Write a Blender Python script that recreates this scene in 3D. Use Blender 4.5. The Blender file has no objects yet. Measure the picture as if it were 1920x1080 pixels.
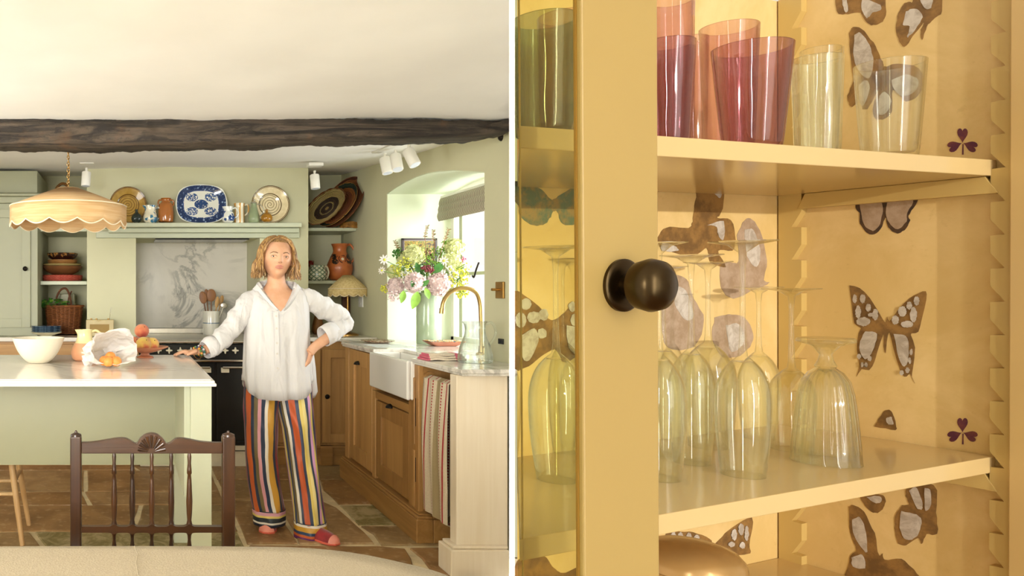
import bpy, bmesh, math, random
from mathutils import Vector, Matrix, noise
random.seed(7)
PI = math.pi
sc = bpy.context.scene
COL = sc.collection
# ------------------------------------------------------------------ camera
FP, CX, CY, EYE = 1400.0, 240.0, 548.0, 1.32
cam = bpy.data.cameras.new('camera'); camo = bpy.data.objects.new('camera', cam); COL.objects.link(camo)
camo.location = (0, 0, EYE); camo.rotation_euler = (PI/2, 0, 0)
cam.sensor_width = 36; cam.lens = FP/1920*36
cam.shift_x = (960-CX)/1920; cam.shift_y = (CY-540)/1920
cam.clip_start = .02
sc.camera = camo
# ------------------------------------------------------------------ world, sun, lamps
w = bpy.data.worlds.new('sky'); sc.world = w; w.use_nodes = True
bg = w.node_tree.nodes['Background']; bg.inputs[0].default_value = (1.0, .97, .92, 1); bg.inputs[1].default_value = 1.15
def light(name, kind, loc, energy, color, rot=None, look=None, size=1, sy=None, angle=None, spread=None):
    l = bpy.data.lights.new(name, kind); l.energy = energy; l.color = color
    if kind == 'AREA':
        l.shape = 'RECTANGLE'; l.size = size; l.size_y = sy or size
        if spread: l.spread = spread
    if kind == 'SUN': l.angle = angle
    o = bpy.data.objects.new(name, l); COL.objects.link(o); o.location = loc
    if look is not None: o.rotation_euler = Vector(look).to_track_quat('-Z', 'Y').to_euler()
    return o
SUN_DIR = Vector((-.085, 1.0, -.10))
light('sun', 'SUN', (1, -4, 3), 1.95, (1.0, .93, .84), look=SUN_DIR, angle=math.radians(.7))
light('window_light_rear', 'AREA', (-1.35, -2.85, 1.5), 335, (.98, .99, 1.0), look=(.16, 1, .02), size=2.3, sy=1.5)
light('glass_streak_light', 'AREA', (.80, -1.2, 1.45), 11, (1.0, .98, .94), look=(0, 1, 0), size=.07, sy=1.9)  # added unseen strip light, puts bright streaks on the glasses
light('fill_light_left', 'AREA', (-2.5, 3.0, 1.4), 55, (.97, .99, 1.0), look=(1, .35, .22), size=2.2, sy=1.2)  # added fill from the left to even out the kitchen, no window there
light('window_light_side', 'AREA', (3.05, 4.35, 1.55), 62, (.93, .98, 1.0), look=(-1, .22, .04), size=1.2, sy=1.2)
light('larder_fill_light', 'AREA', (1.15, -1.25, 1.5), 6.5, (1.0, .95, .86), look=(0, 1, 0), size=1.0, sy=1.2)  # added soft fill to brighten the cupboard
sc.view_settings.view_transform = 'Standard'; sc.view_settings.look = 'None'
sc.view_settings.gamma = 1; sc.view_settings.use_curve_mapping = False
sc.view_settings.exposure = 0.0
sc.cycles.max_bounces = 14; sc.cycles.transmission_bounces = 14; sc.cycles.transparent_max_bounces = 32
sc.cycles.diffuse_bounces = 5; sc.cycles.glossy_bounces = 5
sc.cycles.caustics_refractive = False; sc.cycles.caustics_reflective = False
sc.cycles.sample_clamp_indirect = 6

# ------------------------------------------------------------------ placing helpers
def at(px, py, Y): return Vector(((px-CX)/FP*Y, Y, EYE-(py-CY)/FP*Y))
def onz(px, py, z): return at(px, py, FP*(EYE-z)/(py-CY))
def onx(px, py, X): return at(px, py, FP*X/(px-CX))
V = Vector
# ------------------------------------------------------------------ geometry helpers: G = (verts, faces, mat_index list or None)
def g_box(x0, x1, y0, y1, z0, z1):
    if x0 > x1: x0, x1 = x1, x0
    if y0 > y1: y0, y1 = y1, y0
    if z0 > z1: z0, z1 = z1, z0
    v = [V((x, y, z)) for x in (x0, x1) for y in (y0, y1) for z in (z0, z1)]
    return v, [(0,1,3,2), (4,6,7,5), (0,4,5,1), (2,3,7,6), (0,2,6,4), (1,5,7,3)]
def g_join(*gs):
    V_, F_ = [], []
    for g in gs:
        n = len(V_); V_ += list(g[0]); F_ += [tuple(i+n for i in f) for f in g[1]]
    return V_, F_
def g_xf(g, m): return [m @ v for v in g[0]], g[1]
def g_mv(g, d): d = V(d); return [v+d for v in g[0]], g[1]
def g_rings(rings, cap0=True, cap1=True, closed=True):
    n = len(rings[0]); v = [p for r in rings for p in r]; f = []
    for i in range(len(rings)-1):
        for j in range(n if closed else n-1):
            k = (j+1) % n
            f.append((i*n+j, i*n+k, (i+1)*n+k, (i+1)*n+j))
    if cap0: f.append(tuple(range(n-1, -1, -1)))
    if cap1: f.append(tuple((len(rings)-1)*n+j for j in range(n)))
    return v, f
def g_lathe(prof, c=(0,0,0), seg=32, flute=None, sx=1, sy=1, cap=True):
    c = V(c); rings = []
    for r, z in prof:
        rg = []
        for j in range(seg):
            a = 2*PI*j/seg; rr = r
            if flute: rr = r*flute(a, z)
            rg.append(c+V((rr*math.cos(a)*sx, rr*math.sin(a)*sy, z)))
        rings.append(rg)
    return g_rings(rings, cap and prof[0][0] > 1e-5, cap and prof[-1][0] > 1e-5)
def frames(pts):
    pts = [V(p) for p in pts]; T = []
    for i in range(len(pts)):
        a = pts[max(0, i-1)]; b = pts[min(len(pts)-1, i+1)]
        T.append((b-a).normalized())
    up = V((0,0,1)) if abs(T[0].z) < .9 else V((0,1,0))
    N = []; n = (up - T[0]*up.dot(T[0])).normalized()
    for t in T:
        n = (n - t*n.dot(t)).normalized(); N.append(n)
    return pts, T, N
def g_tube(pts, r, seg=10, flat=1.0, wob=None):
    pts, T, N = frames(pts); rings = []
    for i, (p, t, n) in enumerate(zip(pts, T, N)):
        b = t.cross(n); rr = r[i] if isinstance(r, (list, tuple)) else r
        ring = []
        for j in range(seg):
            a = 2*PI*j/seg; q = rr*(1+(wob(i, a) if wob else 0))
            ring.append(p + n*math.cos(a)*q + b*math.sin(a)*q*flat)
        rings.append(ring)
    return g_rings(rings)
def smooth_path(pts, n=6):
    pts = [V(p) for p in pts]; out = []
    P = [pts[0]*2-pts[1]] + pts + [pts[-1]*2-pts[-2]]
    for i in range(1, len(P)-2):
        for k in range(n):
            t = k/n; a, b, c, d = P[i-1], P[i], P[i+1], P[i+2]
            out.append(.5*((2*b)+(-a+c)*t+(2*a-5*b+4*c-d)*t*t+(-a+3*b-3*c+d)*t**3))
    out.append(pts[-1]); return out
def lerp_list(vals, n):
    out = []
    for i in range(len(vals)-1):
        for k in range(n): out.append(vals[i]+(vals[i+1]-vals[i])*k/n)
    out.append(vals[-1]); return out
def g_poly(pts, d):
    """prism: polygon pts extruded by vector d"""
    pts = [V(p) for p in pts]; d = V(d); n = len(pts)
    v = pts + [p+d for p in pts]
    f = [tuple(range(n-1, -1, -1)), tuple(range(n, 2*n))] + [(i, (i+1) % n, (i+1) % n+n, i+n) for i in range(n)]
    return v, f
def g_sph(c, rx, ry=None, rz=None, seg=16, rg=10):
    ry = ry or rx; rz = rz or rx
    prof = [(max(1e-6, math.sin(PI*i/rg)), -math.cos(PI*i/rg)) for i in range(rg+1)]
    g = g_lathe(prof, seg=seg); c = V(c)
    return [V((v.x*rx, v.y*ry, v.z*rz))+c for v in g[0]], g[1]
def g_cyl(a, b, r, seg=16, r2=None): return g_tube([a, b], [r, r2 if r2 is not None else r], seg)
# ------------------------------------------------------------------ objects
def wloc(o):
    l = V((0,0,0))
    while o: l += o.location; o = o.parent
    return l
def obj(name, g, mat, parent=None, smooth=False, bevel=0, uv=None, sharp=40, local=False, seg=2, fix=True):
    me = bpy.data.meshes.new(name)
    vs = g[0]
    if parent is not None:
        off = V((0,0,0)) if local else wloc(parent); loc = V((0,0,0))
    else:
        xs = [v[0] for v in vs]; ys = [v[1] for v in vs]; zs = [v[2] for v in vs]
        off = V(((min(xs)+max(xs))/2, (min(ys)+max(ys))/2, min(zs))); loc = off
    me.from_pydata([(v[0]-off[0], v[1]-off[1], v[2]-off[2]) for v in vs], [], g[1])
    if fix:
        bm = bmesh.new(); bm.from_mesh(me); bmesh.ops.recalc_face_normals(bm, faces=bm.faces); bm.to_mesh(me); bm.free()
    for m in (mat if isinstance(mat, list) else [mat]): me.materials.append(m)
    if len(g) > 2 and g[2]:
        for p, i in zip(me.polygons, g[2]): p.material_index = i
    if uv:
        l = me.uv_layers.new(name='UVMap')
        for lo in me.loops: l.data[lo.index].uv = uv[lo.vertex_index]
    if smooth:
        me.polygons.foreach_set('use_smooth', [True]*len(me.polygons))
        me.set_sharp_from_angle(angle=math.radians(sharp))
    o = bpy.data.objects.new(name, me); COL.objects.link(o)
    if parent is not None: o.parent = parent
    o.location = loc
    if bevel:
        b = o.modifiers.new('bevel', 'BEVEL'); b.width = bevel; b.segments = seg; b.limit_method = 'ANGLE'; b.angle_limit = math.radians(35)
    return o
def tag(o, label, cat, group=None, kind=None):
    o['label'] = label; o['category'] = cat
    if group: o['group'] = group
    if kind: o['kind'] = kind
    return o
def thing(name, loc, label, cat, group=None):
    o = bpy.data.objects.new(name, None); COL.objects.link(o); o.location = loc; o.empty_display_size = .05
    return tag(o, label, cat, group)
def struct(name, loc=(0,0,0)):
    o = bpy.data.objects.new(name, None); COL.objects.link(o); o.location = loc; o['kind'] = 'structure'; return o
def copy_tree(o, parent=None):
    c = o.copy(); COL.objects.link(c)
    if parent: c.parent = parent
    for ch in list(o.children): copy_tree(ch, c)
    return c
# ------------------------------------------------------------------ node shorthand
class E:
    def __init__(s, nt, sock): s.nt, s.s = nt, sock
    def _m(s, op, *o):
        n = s.nt.nodes.new('ShaderNodeMath'); n.operation = op
        for i, x in enumerate((s,)+o):
            if isinstance(x, E): s.nt.links.new(x.s, n.inputs[i])
            else: n.inputs[i].default_value = x
        return E(s.nt, n.outputs[0])
    def __add__(s, o): return s._m('ADD', o)
    def __radd__(s, o): return s._m('ADD', o)
    def __sub__(s, o): return s._m('SUBTRACT', o)
    def __rsub__(s, o): return (s*-1)+o
    def __mul__(s, o): return s._m('MULTIPLY', o)
    def __rmul__(s, o): return s._m('MULTIPLY', o)
    def __truediv__(s, o): return s._m('DIVIDE', o)
    def __pow__(s, o): return s._m('POWER', o)
    def sin(s): return s._m('SINE')
    def abs(s): return s._m('ABSOLUTE')
    def frac(s): return s._m('FRACT')
    def sqrt(s): return s._m('SQRT')
    def lt(s, o): return s._m('LESS_THAN', o)
    def gt(s, o): return s._m('GREATER_THAN', o)
    def min(s, o): return s._m('MINIMUM', o)
    def max(s, o): return s._m('MAXIMUM', o)
    def atan2(s, o): return s._m('ARCTAN2', o)
    def step(s, a, b):  # smooth step
        n = s.nt.nodes.new('ShaderNodeMapRange'); n.interpolation_type = 'SMOOTHSTEP'
        s.nt.links.new(s.s, n.inputs['Value']); n.inputs['From Min'].default_value = a; n.inputs['From Max'].default_value = b
        return E(s.nt, n.outputs[0])
def lin(c):
    if isinstance(c, str):
        c = [int(c[i:i+2], 16)/255 for i in (0, 2, 4)]
    else: return tuple(c)+(1,)
    return tuple(x/12.92 if x <= .04045 else ((x+.055)/1.055)**2.4 for x in c)+(1,)
class Sh:
    def __init__(s, name):
        s.m = bpy.data.materials.new(name); s.m.use_nodes = True; s.nt = s.m.node_tree
        s.p = s.nt.nodes['Principled BSDF']; s.out = s.nt.nodes['Material Output']; s._tc = None
    def tc(s, which='Object'):
        if not s._tc: s._tc = s.nt.nodes.new('ShaderNodeTexCoord')
        return s._tc.outputs[which]
    def xyz(s, which='Object'):
        n = s.nt.nodes.new('ShaderNodeSeparateXYZ'); s.nt.links.new(s.tc(which), n.inputs[0])
        return [E(s.nt, n.outputs[i]) for i in range(3)]
    def vec(s, x, y, z=0):
        n = s.nt.nodes.new('ShaderNodeCombineXYZ')
        for i, q in enumerate((x, y, z)):
            if isinstance(q, E): s.nt.links.new(q.s, n.inputs[i])
            else: n.inputs[i].default_value = q
        return n.outputs[0]
    def map(s, scale, rot=(0,0,0), loc=(0,0,0), src=None):
        n = s.nt.nodes.new('ShaderNodeMapping'); s.nt.links.new(src or s.tc(), n.inputs[0])
        n.inputs['Scale'].default_value = scale; n.inputs['Rotation'].default_value = rot; n.inputs['Location'].default_value = loc
        return n.outputs[0]
    def noise(s, scale=5, detail=3, rough=.5, vec=None, dist=0):
        n = s.nt.nodes.new('ShaderNodeTexNoise'); s.nt.links.new(vec or s.tc(), n.inputs['Vector'])
        n.inputs['Scale'].default_value = scale; n.inputs['Detail'].default_value = detail; n.inputs['Roughness'].default_value = rough
        n.inputs['Distortion'].default_value = dist
        return E(s.nt, n.outputs['Fac'])
    def vor(s, scale=5, vec=None, feature='F1', out='Distance'):
        n = s.nt.nodes.new('ShaderNodeTexVoronoi'); n.feature = feature; s.nt.links.new(vec or s.tc(), n.inputs['Vector'])
        n.inputs['Scale'].default_value = scale; return E(s.nt, n.outputs[out])
    def rnd(s):
        n = s.nt.nodes.new('ShaderNodeObjectInfo'); return E(s.nt, n.outputs['Random'])
    def mix(s, f, a, b, mode='MIX'):
        n = s.nt.nodes.new('ShaderNodeMix'); n.data_type = 'RGBA'; n.blend_type = mode; n.clamp_factor = True
        if isinstance(f, E): s.nt.links.new(f.s, n.inputs[0])
        else: n.inputs[0].default_value = f
        for x, i in ((a, 6), (b, 7)):
            if isinstance(x, (str, tuple, list)): n.inputs[i].default_value = lin(x)
            else: s.nt.links.new(x, n.inputs[i])
        return n.outputs[2]
    def ramp(s, f, stops, interp='LINEAR'):
        n = s.nt.nodes.new('ShaderNodeValToRGB'); s.nt.links.new(f.s, n.inputs[0]); cr = n.color_ramp; cr.interpolation = interp
        while len(cr.elements) < len(stops): cr.elements.new(1)
        for e, (p, c) in zip(cr.elements, stops): e.position = p
        for e, (p, c) in zip(cr.elements, stops): e.color = lin(c)
        return n.outputs[0]
    def col(s, c):
        if isinstance(c, (str, tuple, list)): s.p.inputs['Base Color'].default_value = lin(c)
        else: s.nt.links.new(c, s.p.inputs['Base Color'])
        return s
    def set(s, **k):
        for a, b in k.items():
            a = {'rough': 'Roughness', 'metal': 'Metallic', 'trans': 'Transmission Weight', 'ior': 'IOR', 'spec': 'Specular IOR Level', 'coat': 'Coat Weight',
                 'sheen': 'Sheen Weight', 'sss': 'Subsurface Weight', 'emit': 'Emission Strength', 'alpha': 'Alpha', 'aniso': 'Anisotropic'}[a]
            if isinstance(b, E): s.nt.links.new(b.s, s.p.inputs[a])
            else: s.p.inputs[a].default_value = b
        return s
    def bump(s, h, strength=.3, dist=.01):
        n = s.nt.nodes.new('ShaderNodeBump'); s.nt.links.new(h.s, n.inputs['Height']); n.inputs['Strength'].default_value = strength
        n.inputs['Distance'].default_value = dist; s.nt.links.new(n.outputs[0], s.p.inputs['Normal']); return s
def shade(c, k):
    c = lin(c); return tuple(min(1, x*k) for x in c[:3])
def M(name, c, rough=.5, metal=0, var=.08, scale=6, bump=0, bscale=40, **k):
    s = Sh(name)
    n = s.noise(scale, 4)
    s.col(s.mix(n.step(.3, .7), shade(c, 1-var), shade(c, 1+var))); s.set(rough=rough, metal=metal, **k)
    if bump: s.bump(s.noise(bscale, 4), bump)
    return s.m
def wood(name, c1, c2, axis=2, rough=.45, f=1.0, bump=.15, rings=True):
    s = Sh(name); sv = [26*f]*3; sv[axis] = 1.4*f
    m = s.map(tuple(sv)); n = s.noise(1, 5, .6, vec=m, dist=.6)
    sv2 = [4*f]*3; sv2[axis] = .5*f
    n2 = s.noise(1, 3, .5, vec=s.map(tuple(sv2)))
    r = s.rnd()*.25
    f1 = (n*.6+n2*.6+r-.12)
    s.col(s.mix(f1.step(.35, .85), c1, c2)); s.set(rough=rough); s.bump(n, bump, .004)
    return s.m
def glassm(name, c=(1,1,1), tint=None, fac=.45, rough=0.0, ior=1.45, edge=.55):
    """thin drinking glass: clear pass-through mixed with refraction, denser at grazing angles"""
    s = Sh(name); nt = s.nt
    g = nt.nodes.new('ShaderNodeBsdfGlass'); g.inputs['Color'].default_value = tuple(c)+(1,); g.inputs['IOR'].default_value = ior; g.inputs['Roughness'].default_value = rough
    t = nt.nodes.new('ShaderNodeBsdfTransparent'); t.inputs['Color'].default_value = tuple(tint or c)+(1,)
    lw = nt.nodes.new('ShaderNodeLayerWeight'); lw.inputs[0].default_value = .5
    f = (E(nt, lw.outputs['Facing'])**2.8)*edge+fac
    mx = nt.nodes.new('ShaderNodeMixShader'); nt.links.new(f.min(1.0).s, mx.inputs[0])
    nt.links.new(t.outputs[0], mx.inputs[1]); nt.links.new(g.outputs[0], mx.inputs[2])
    gl = nt.nodes.new('ShaderNodeBsdfGlossy'); gl.inputs['Roughness'].default_value = .035
    m2 = nt.nodes.new('ShaderNodeMixShader'); nt.links.new(((E(nt, lw.outputs['Facing'])**4)*.45+.045).s, m2.inputs[0])
    nt.links.new(mx.outputs[0], m2.inputs[1]); nt.links.new(gl.outputs[0], m2.inputs[2]); nt.links.new(m2.outputs[0], s.out.inputs[0])
    return s.m
def panem(name, tint=(1,1,1), refl=.06):
    s = Sh(name); nt = s.nt
    t = nt.nodes.new('ShaderNodeBsdfTransparent'); t.inputs['Color'].default_value = tuple(tint)+(1,)
    g = nt.nodes.new('ShaderNodeBsdfGlossy'); g.inputs['Roughness'].default_value = .02
    fr = nt.nodes.new('ShaderNodeLayerWeight'); fr.inputs[0].default_value = .5
    mx = nt.nodes.new('ShaderNodeMixShader'); nt.links.new(((E(nt, fr.outputs['Facing'])**5)*.5+refl*.5).s, mx.inputs[0])
    nt.links.new(t.outputs[0], mx.inputs[1]); nt.links.new(g.outputs[0], mx.inputs[2]); nt.links.new(mx.outputs[0], s.out.inputs[0])
    return s.m
def marble(name, base='f1ede4', vein='9c9a92', sc_=1.6, amt=.55, rot=(0,0,0), rough=.15, thin=.035):
    s = Sh(name); m = s.map((1,1,1), rot)
    n0 = s.noise(sc_, 6, .6, vec=m, dist=1.2); n1 = s.noise(sc_*2.6, 6, .6, vec=m, dist=1.0); n2 = s.noise(sc_*.8, 2, vec=m)
    v = (1-(n0-.5).abs().step(0, thin))*n2.step(.38, .62)
    v2 = (1-(n1-.5).abs().step(0, thin*.7))*.45*n2.step(.45, .7)
    v3 = n0.step(.5, .75)*.18
    s.col(s.mix(((v+v2+v3)*amt).min(1.0), base, vein)); s.set(rough=rough, spec=.5)
    return s.m
# ------------------------------------------------------------------ shared materials
plaster = M('cream_plaster', 'f9f7f2', .85, var=.03, scale=2, bump=.25, bscale=5)
green_wall = M('sage_wall_paint', 'cfccaa', .8, var=.03, scale=2, bump=.1, bscale=20)
green_joinery = M('sage_joinery_paint', '98987a', .45, var=.03, scale=2)
green_pale = M('pale_sage_paint', 'bec2a8', .45, var=.03, scale=2)
reveal_green = M('window_reveal_paint', 'dbe2c6', .7, var=.02, scale=2)
marble_top = marble('worktop_marble', 'e9e3d8', 'a8a296', 1.5, .6, rough=.12)
marble_wall = marble('splashback_marble', 'dad4c6', '86847a', 2.1, .75, rot=(.3, .7, .2), rough=.25, thin=.05)
oak = wood('oak_upright_grain', '9c713d', 'c6985c', 2)
oak_h = wood('oak_level_grain', '986e3a', 'c29458', 1)
oak_x = wood('oak_cross_grain', '986e3a', 'c29458', 0)
oak_pale = wood('pale_oak', 'e6d5b8', 'f3e6d0', 2, bump=.08)
dark_metal = M('dark_bronze', '2b2520', .35, .8, .1)
steel = M('brushed_steel', 'b9b4a6', .28, .9, .05, 30)
chrome = M('chrome', 'd8d4c8', .12, 1, .02)
brass = M('aged_brass', 'b28a4c', .3, .9, .1, 20)
black_enamel = M('black_enamel', '1c1d1c', .18, 0, .1, 20)
white_paint = M('white_paint', 'f1eee4', .4, var=.02)
clear_pane = panem('clear_window_glass')

# ================================================================== ROOM
def fbm(p, o=3): return noise.fractal(V(p), 1.0, 2.0, o)
XW = 1.90            # right wall face
YB = 6.65            # back wall of the alcoves
def ceil_z(Y):
    return 2.33-.0686*(6.26-Y) if Y > 3.72 else 2.156+.06*min(1, (3.72-Y)/2.0)
# ceiling: one uneven plastered sheet
vs, fs = [], []; nx, ny = 50, 100
for j in range(ny+1):
    for i in range(nx+1):
        x = -2.7+5.1*i/nx; y = -3.1+9.9*j/ny
        z = ceil_z(y)+.022*noise.noise(V((x*.9, y*1.1, 3)))+.006*noise.noise(V((x*4, y*4, 1)))
        vs.append(V((x, y, z)))
for j in range(ny):
    for i in range(nx):
        a = j*(nx+1)+i; 
        xm = (vs[a].x+vs[a+1].x)/2; ym = vs[a].y
        if ym < 3.9 and xm > .5*max(ym, .3)+.12: continue     # the ceiling ends at the divider
        fs.append((a, a+1, a+nx+2, a+nx+1))
o = obj('ceiling', (vs, fs), plaster, smooth=True, sharp=80); o['kind'] = 'structure'
so = o.modifiers.new('thick', 'SOLIDIFY'); so.thickness = .06; so.offset = 1
# floor base (mortar bed) and flagstones
mortar = M('lime_mortar', 'e2cfa6', .9, var=.12, scale=12, bump=.4, bscale=60)
s = Sh('sandstone_flag')
n = s.noise(3.5, 6, .6, dist=.6); n2 = s.noise(22, 4); r = s.rnd()
c = s.ramp(r, [(0, '9b7648'), (.25, 'ad8557'), (.5, '917045'), (.7, 'b59468'), (.85, 'a08a60'), (1, 'a97f50')])
c = s.mix((n*.9).step(.32, .62)*.6, c, '6b4a2a'); c = s.mix(n2.step(.52, .70)*.5, c, 'cbb08a')
s.col(c).set(rough=n2*.3+.28); s.bump(n*.7+n2*.3, .35, .008); flag_mat = s.m
s = Sh('mossy_pale_flag')
n = s.noise(9, 7, .7, dist=1.0); n2 = s.noise(40, 4)
s.col(s.mix(n.step(.38, .62), '7f7444', 'b9a87e')).set(rough=.5); s.bump(n, .5, .01); moss_mat = s.m
floor = struct('floor')
fb = g_box(-2.7, 2.6, -1.3, 6.8, -.08, -.012)
# cut the mortar bed at the divider: left block only where the kitchen is
obj('mortar_bed', g_join(g_poly([(-2.7,-3.1,-.08), (.12,-3.1,-.08), (.04,.06,-.08), (1.88,3.72,-.08), (2.6,3.72,-.08), (2.6,6.8,-.08), (-2.7,6.8,-.08)], (0,0,.072))), mortar, floor)
def stone(poly, mat=None, inset=.016, h=None):
    """poly: floor points; shrink towards centre, rough edge, chamfered top"""
    c = sum((V((p[0], p[1], 0)) for p in poly), V((0,0,0)))/len(poly)
    pts = []
    n = len(poly)
    for i in range(n):
        a = V((poly[i][0], poly[i][1], 0)); b = V((poly[(i+1) % n][0], poly[(i+1) % n][1], 0))
        k = max(1, int((b-a).length/.12))
        for q in range(k):
            p = a+(b-a)*q/k; d = (c-p); l = d.length
            p = p+d/l*(inset+.006*noise.noise(p*9)+.004*noise.noise(p*31)); pts.append(p)
    h = h or random.uniform(-.002, .002)
    top = [p+(c-p).normalized()*.006+V((0,0,h)) for p in pts]; mid = [p+V((0,0,h-.004)) for p in pts]; bot = [p+V((0,0,-.02)) for p in pts]
    return obj('flagstone', g_rings([bot, mid, top]), mat or flag_mat, floor, smooth=True, sharp=30)
def fl(px, py): p = onz(px, py, 0); return (p.x, p.y)
XS = .62
rows = [6.5, 5.95, 5.55, 4.95, 4.64, 4.125, 3.75, 3.3, 2.85, 2.35, 1.8, 1.2, .6, 0, -.6, -1.25]
rr = random.Random(3)
for k in range(len(rows)-1):
    y1, y0 = rows[k], rows[k+1]; x = -2.65; sk = 0
    xe = XS if y1 > 3.9 else min(XS, .5*y0-.02 if y0 > .5 else .12)
    while x < xe-.01:
        wd = rr.uniform(.45, 1.05); nx_ = x+wd
        if nx_ > xe-.25: nx_ = xe; sk2 = 0
        else: sk2 = rr.uniform(-.08, .08)
        stone([(x-sk, y0), (nx_-sk2, y0), (nx_+sk2, y1), (x+sk, y1)], moss_mat if rr.random() < .12 else None)
        x, sk = nx_, sk2
def B(y): Y = 1848/(y-548); return (XS, Y)
P_ = fl
stone([B(845), P_(575, 850), P_(560, 899), B(899)]); stone([P_(575, 850), P_(720, 850), P_(760, 899), P_(560, 899)])
stone([B(899), P_(597, 899), P_(603, 918), P_(607, 937), B(936)])
stone([P_(597, 899), P_(770, 899), P_(800, 943), P_(633, 945), P_(603, 918)])
stone([B(936), P_(527, 937), P_(533, 972), P_(551, 1002), P_(560, 1020), B(1020)])
stone([P_(527, 937), P_(600, 937), P_(632, 950), P_(657, 970), P_(690, 1000), P_(706, 1020), P_(560, 1020), P_(551, 1002), P_(533, 972)])
stone([P_(633, 946), P_(800, 944), P_(840, 983), P_(670, 984), P_(645, 958)], moss_mat)
stone([P_(672, 985), P_(840, 984), P_(900, 1022), P_(712, 1023), P_(694, 1000)])
stone([B(1021), P_(712, 1022), P_(762, 1027), P_(775, 1045), P_(790, 1085), P_(800, 1130), B(1130)])
stone([P_(764, 1026), P_(930, 1023), P_(955, 1085), P_(815, 1085), P_(785, 1045)])
stone([(1.5, 3.35), (1.62, 3.35), (1.8, 3.7), (1.75, 3.85), (1.5, 3.85)])
# back wall: alcove backs + chimney breast with a niche
bw = struct('wall_back')
z0 = .92
xl, xr = -.33, 1.449; nl, nr = .064, 1.059; nz = 1.757
obj('alcove_back', g_box(-2.7, 2.3, YB, YB+.1, 0, 2.5), green_wall, bw)
br = g_join(g_box(xl, nl, 6.0, YB, 0, 2.42), g_box(nr, xr, 6.0, YB, 0, 2.42), g_box(nl, nr, 6.0, YB, nz, 2.42))
obj('chimney_breast', br, green_wall, bw)
obj('marble_splashback', g_box(nl+.002, nr-.002, YB-.02, YB+.001, .9, nz), marble_wall, bw)
# right wall with arched window recess
YN, YF, XG = 3.98, 5.485, 2.40
arch = [(5.485, 2.045), (5.3, 2.066), (5.115, 2.08), (4.93, 2.085), (4.75, 2.08), (4.56, 2.062), (4.36, 2.034), (4.18, 2.0), (3.98, 1.962)]
Lg = [g_box(XW, XG+.12, YF, YB+.1, 0, 2.5), g_box(XW, XG+.12, 3.72, YN, 0, 2.5), g_box(XW, XG+.12, YN, YF, 0, .93)]
for (a, za), (b, zb) in zip(arch, arch[1:]):
    v = [V((x, y, z)) for x in (XW, XG+.12) for (y, z) in ((a, za), (b, zb), (b, 2.5), (a, 2.5))]
    Lg.append((v, [(0,1,2,3), (4,7,6,5), (0,4,5,1), (1,5,6,2), (2,6,7,3), (3,7,4,0)]))
o = obj('wall_right', g_join(*Lg[:2]+Lg[3:]), green_wall); o['kind'] = 'structure'
o = obj('trim_1', g_join(g_box(XW+.002, XG+.12, YN, YF, 0, .93)), green_wall); o['kind'] = 'structure'
# reveal linings (thin plaster skins inside the recess)
rv = [g_box(XW+.004, XG, YF-.006, YF, .965, 2.05)]
for (a, za), (b, zb) in zip(arch, arch[1:]):
    v = [V((x, y, z)) for x in (XW+.004, XG) for (y, z) in ((a, za), (b, zb), (b, zb-.006), (a, za-.006))]
    rv.append((v, [(0,1,2,3), (4,7,6,5), (0,4,5,1), (1,5,6,2), (2,6,7,3), (3,7,4,0)]))
o = obj('trim_2', g_join(*rv), reveal_green, smooth=True); o['kind'] = 'structure'
# unseen walls; larder shell added to cut sky light on the cupboard
o = obj('ceiling', g_poly([(.16,-1.4,2.25), (3.2,-1.4,2.25), (3.2,2.4,2.25), (1.25,2.4,2.25), (.06,.06,2.25), (.16,-.04,2.25)], (0,0,.05)), plaster); o['kind'] = 'structure'  # added larder ceiling, screens the cupboard from open sky
o = obj('floor', g_poly([(.16,-1.4,-.05), (3.2,-1.4,-.05), (3.2,2.4,-.05), (1.25,2.4,-.05), (.06,.06,-.05), (.16,-.04,-.05)], (0,0,.05)), oak_x); o['kind'] = 'structure'
X0_, X1_, Z0_, Z1_ = .52, 1.75, .70, 2.1
o = obj('wall_rear_unseen', g_join(g_box(.145, X0_, -1.4, -1.3, 0, 2.25), g_box(X1_, 3.2, -1.4, -1.3, 0, 2.25), g_box(X0_, X1_, -1.4, -1.3, 0, Z0_), g_box(X0_, X1_, -1.4, -1.3, Z1_, 2.25)), plaster); o['kind'] = 'structure'  # added wall, its opening shaped to pass sun and hold back sky
o = obj('wall_far_side', g_box(3.2, 3.3, -1.4, 2.4, 0, 2.25), plaster); o['kind'] = 'structure'
o = obj('wall_left', g_box(-2.8, -2.7, -3.1, 6.75, 0, 2.5), green_wall); o['kind'] = 'structure'
o = obj('wall_rear_unseen', g_box(-2.8, .12, -3.1, -3.0, 0, 2.6), plaster)  # unseen wall put in to keep the sun out of the kitchen
o['kind'] = 'structure'
o = obj('wall_light_stop', g_poly([(.12, -3.1, 0), (.145, -3.1, 0), (.145, -.06, 0), (.045, .012, 0), (.030, .008, 0), (.12, -.08, 0)], (0,0,2.6)), plaster); o['kind'] = 'structure'  # added unseen wall, stops kitchen light leaking onto the cupboard
# divider: thin white partition between kitchen and the larder cupboard
d0, d1 = V((.5143*.06, .06, 0)), V((.5143*3.74, 3.74, 0)); dn = V((1, -.5143, 0)).normalized()*.00019
white_board = M('white_board', 'ffffff', .6, var=0.0)
o = obj('wall_divider', g_poly([d0-dn, d0+dn, d1+dn*55, d1-dn*55], (0,0,2.6)), white_board); o['kind'] = 'structure'
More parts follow.
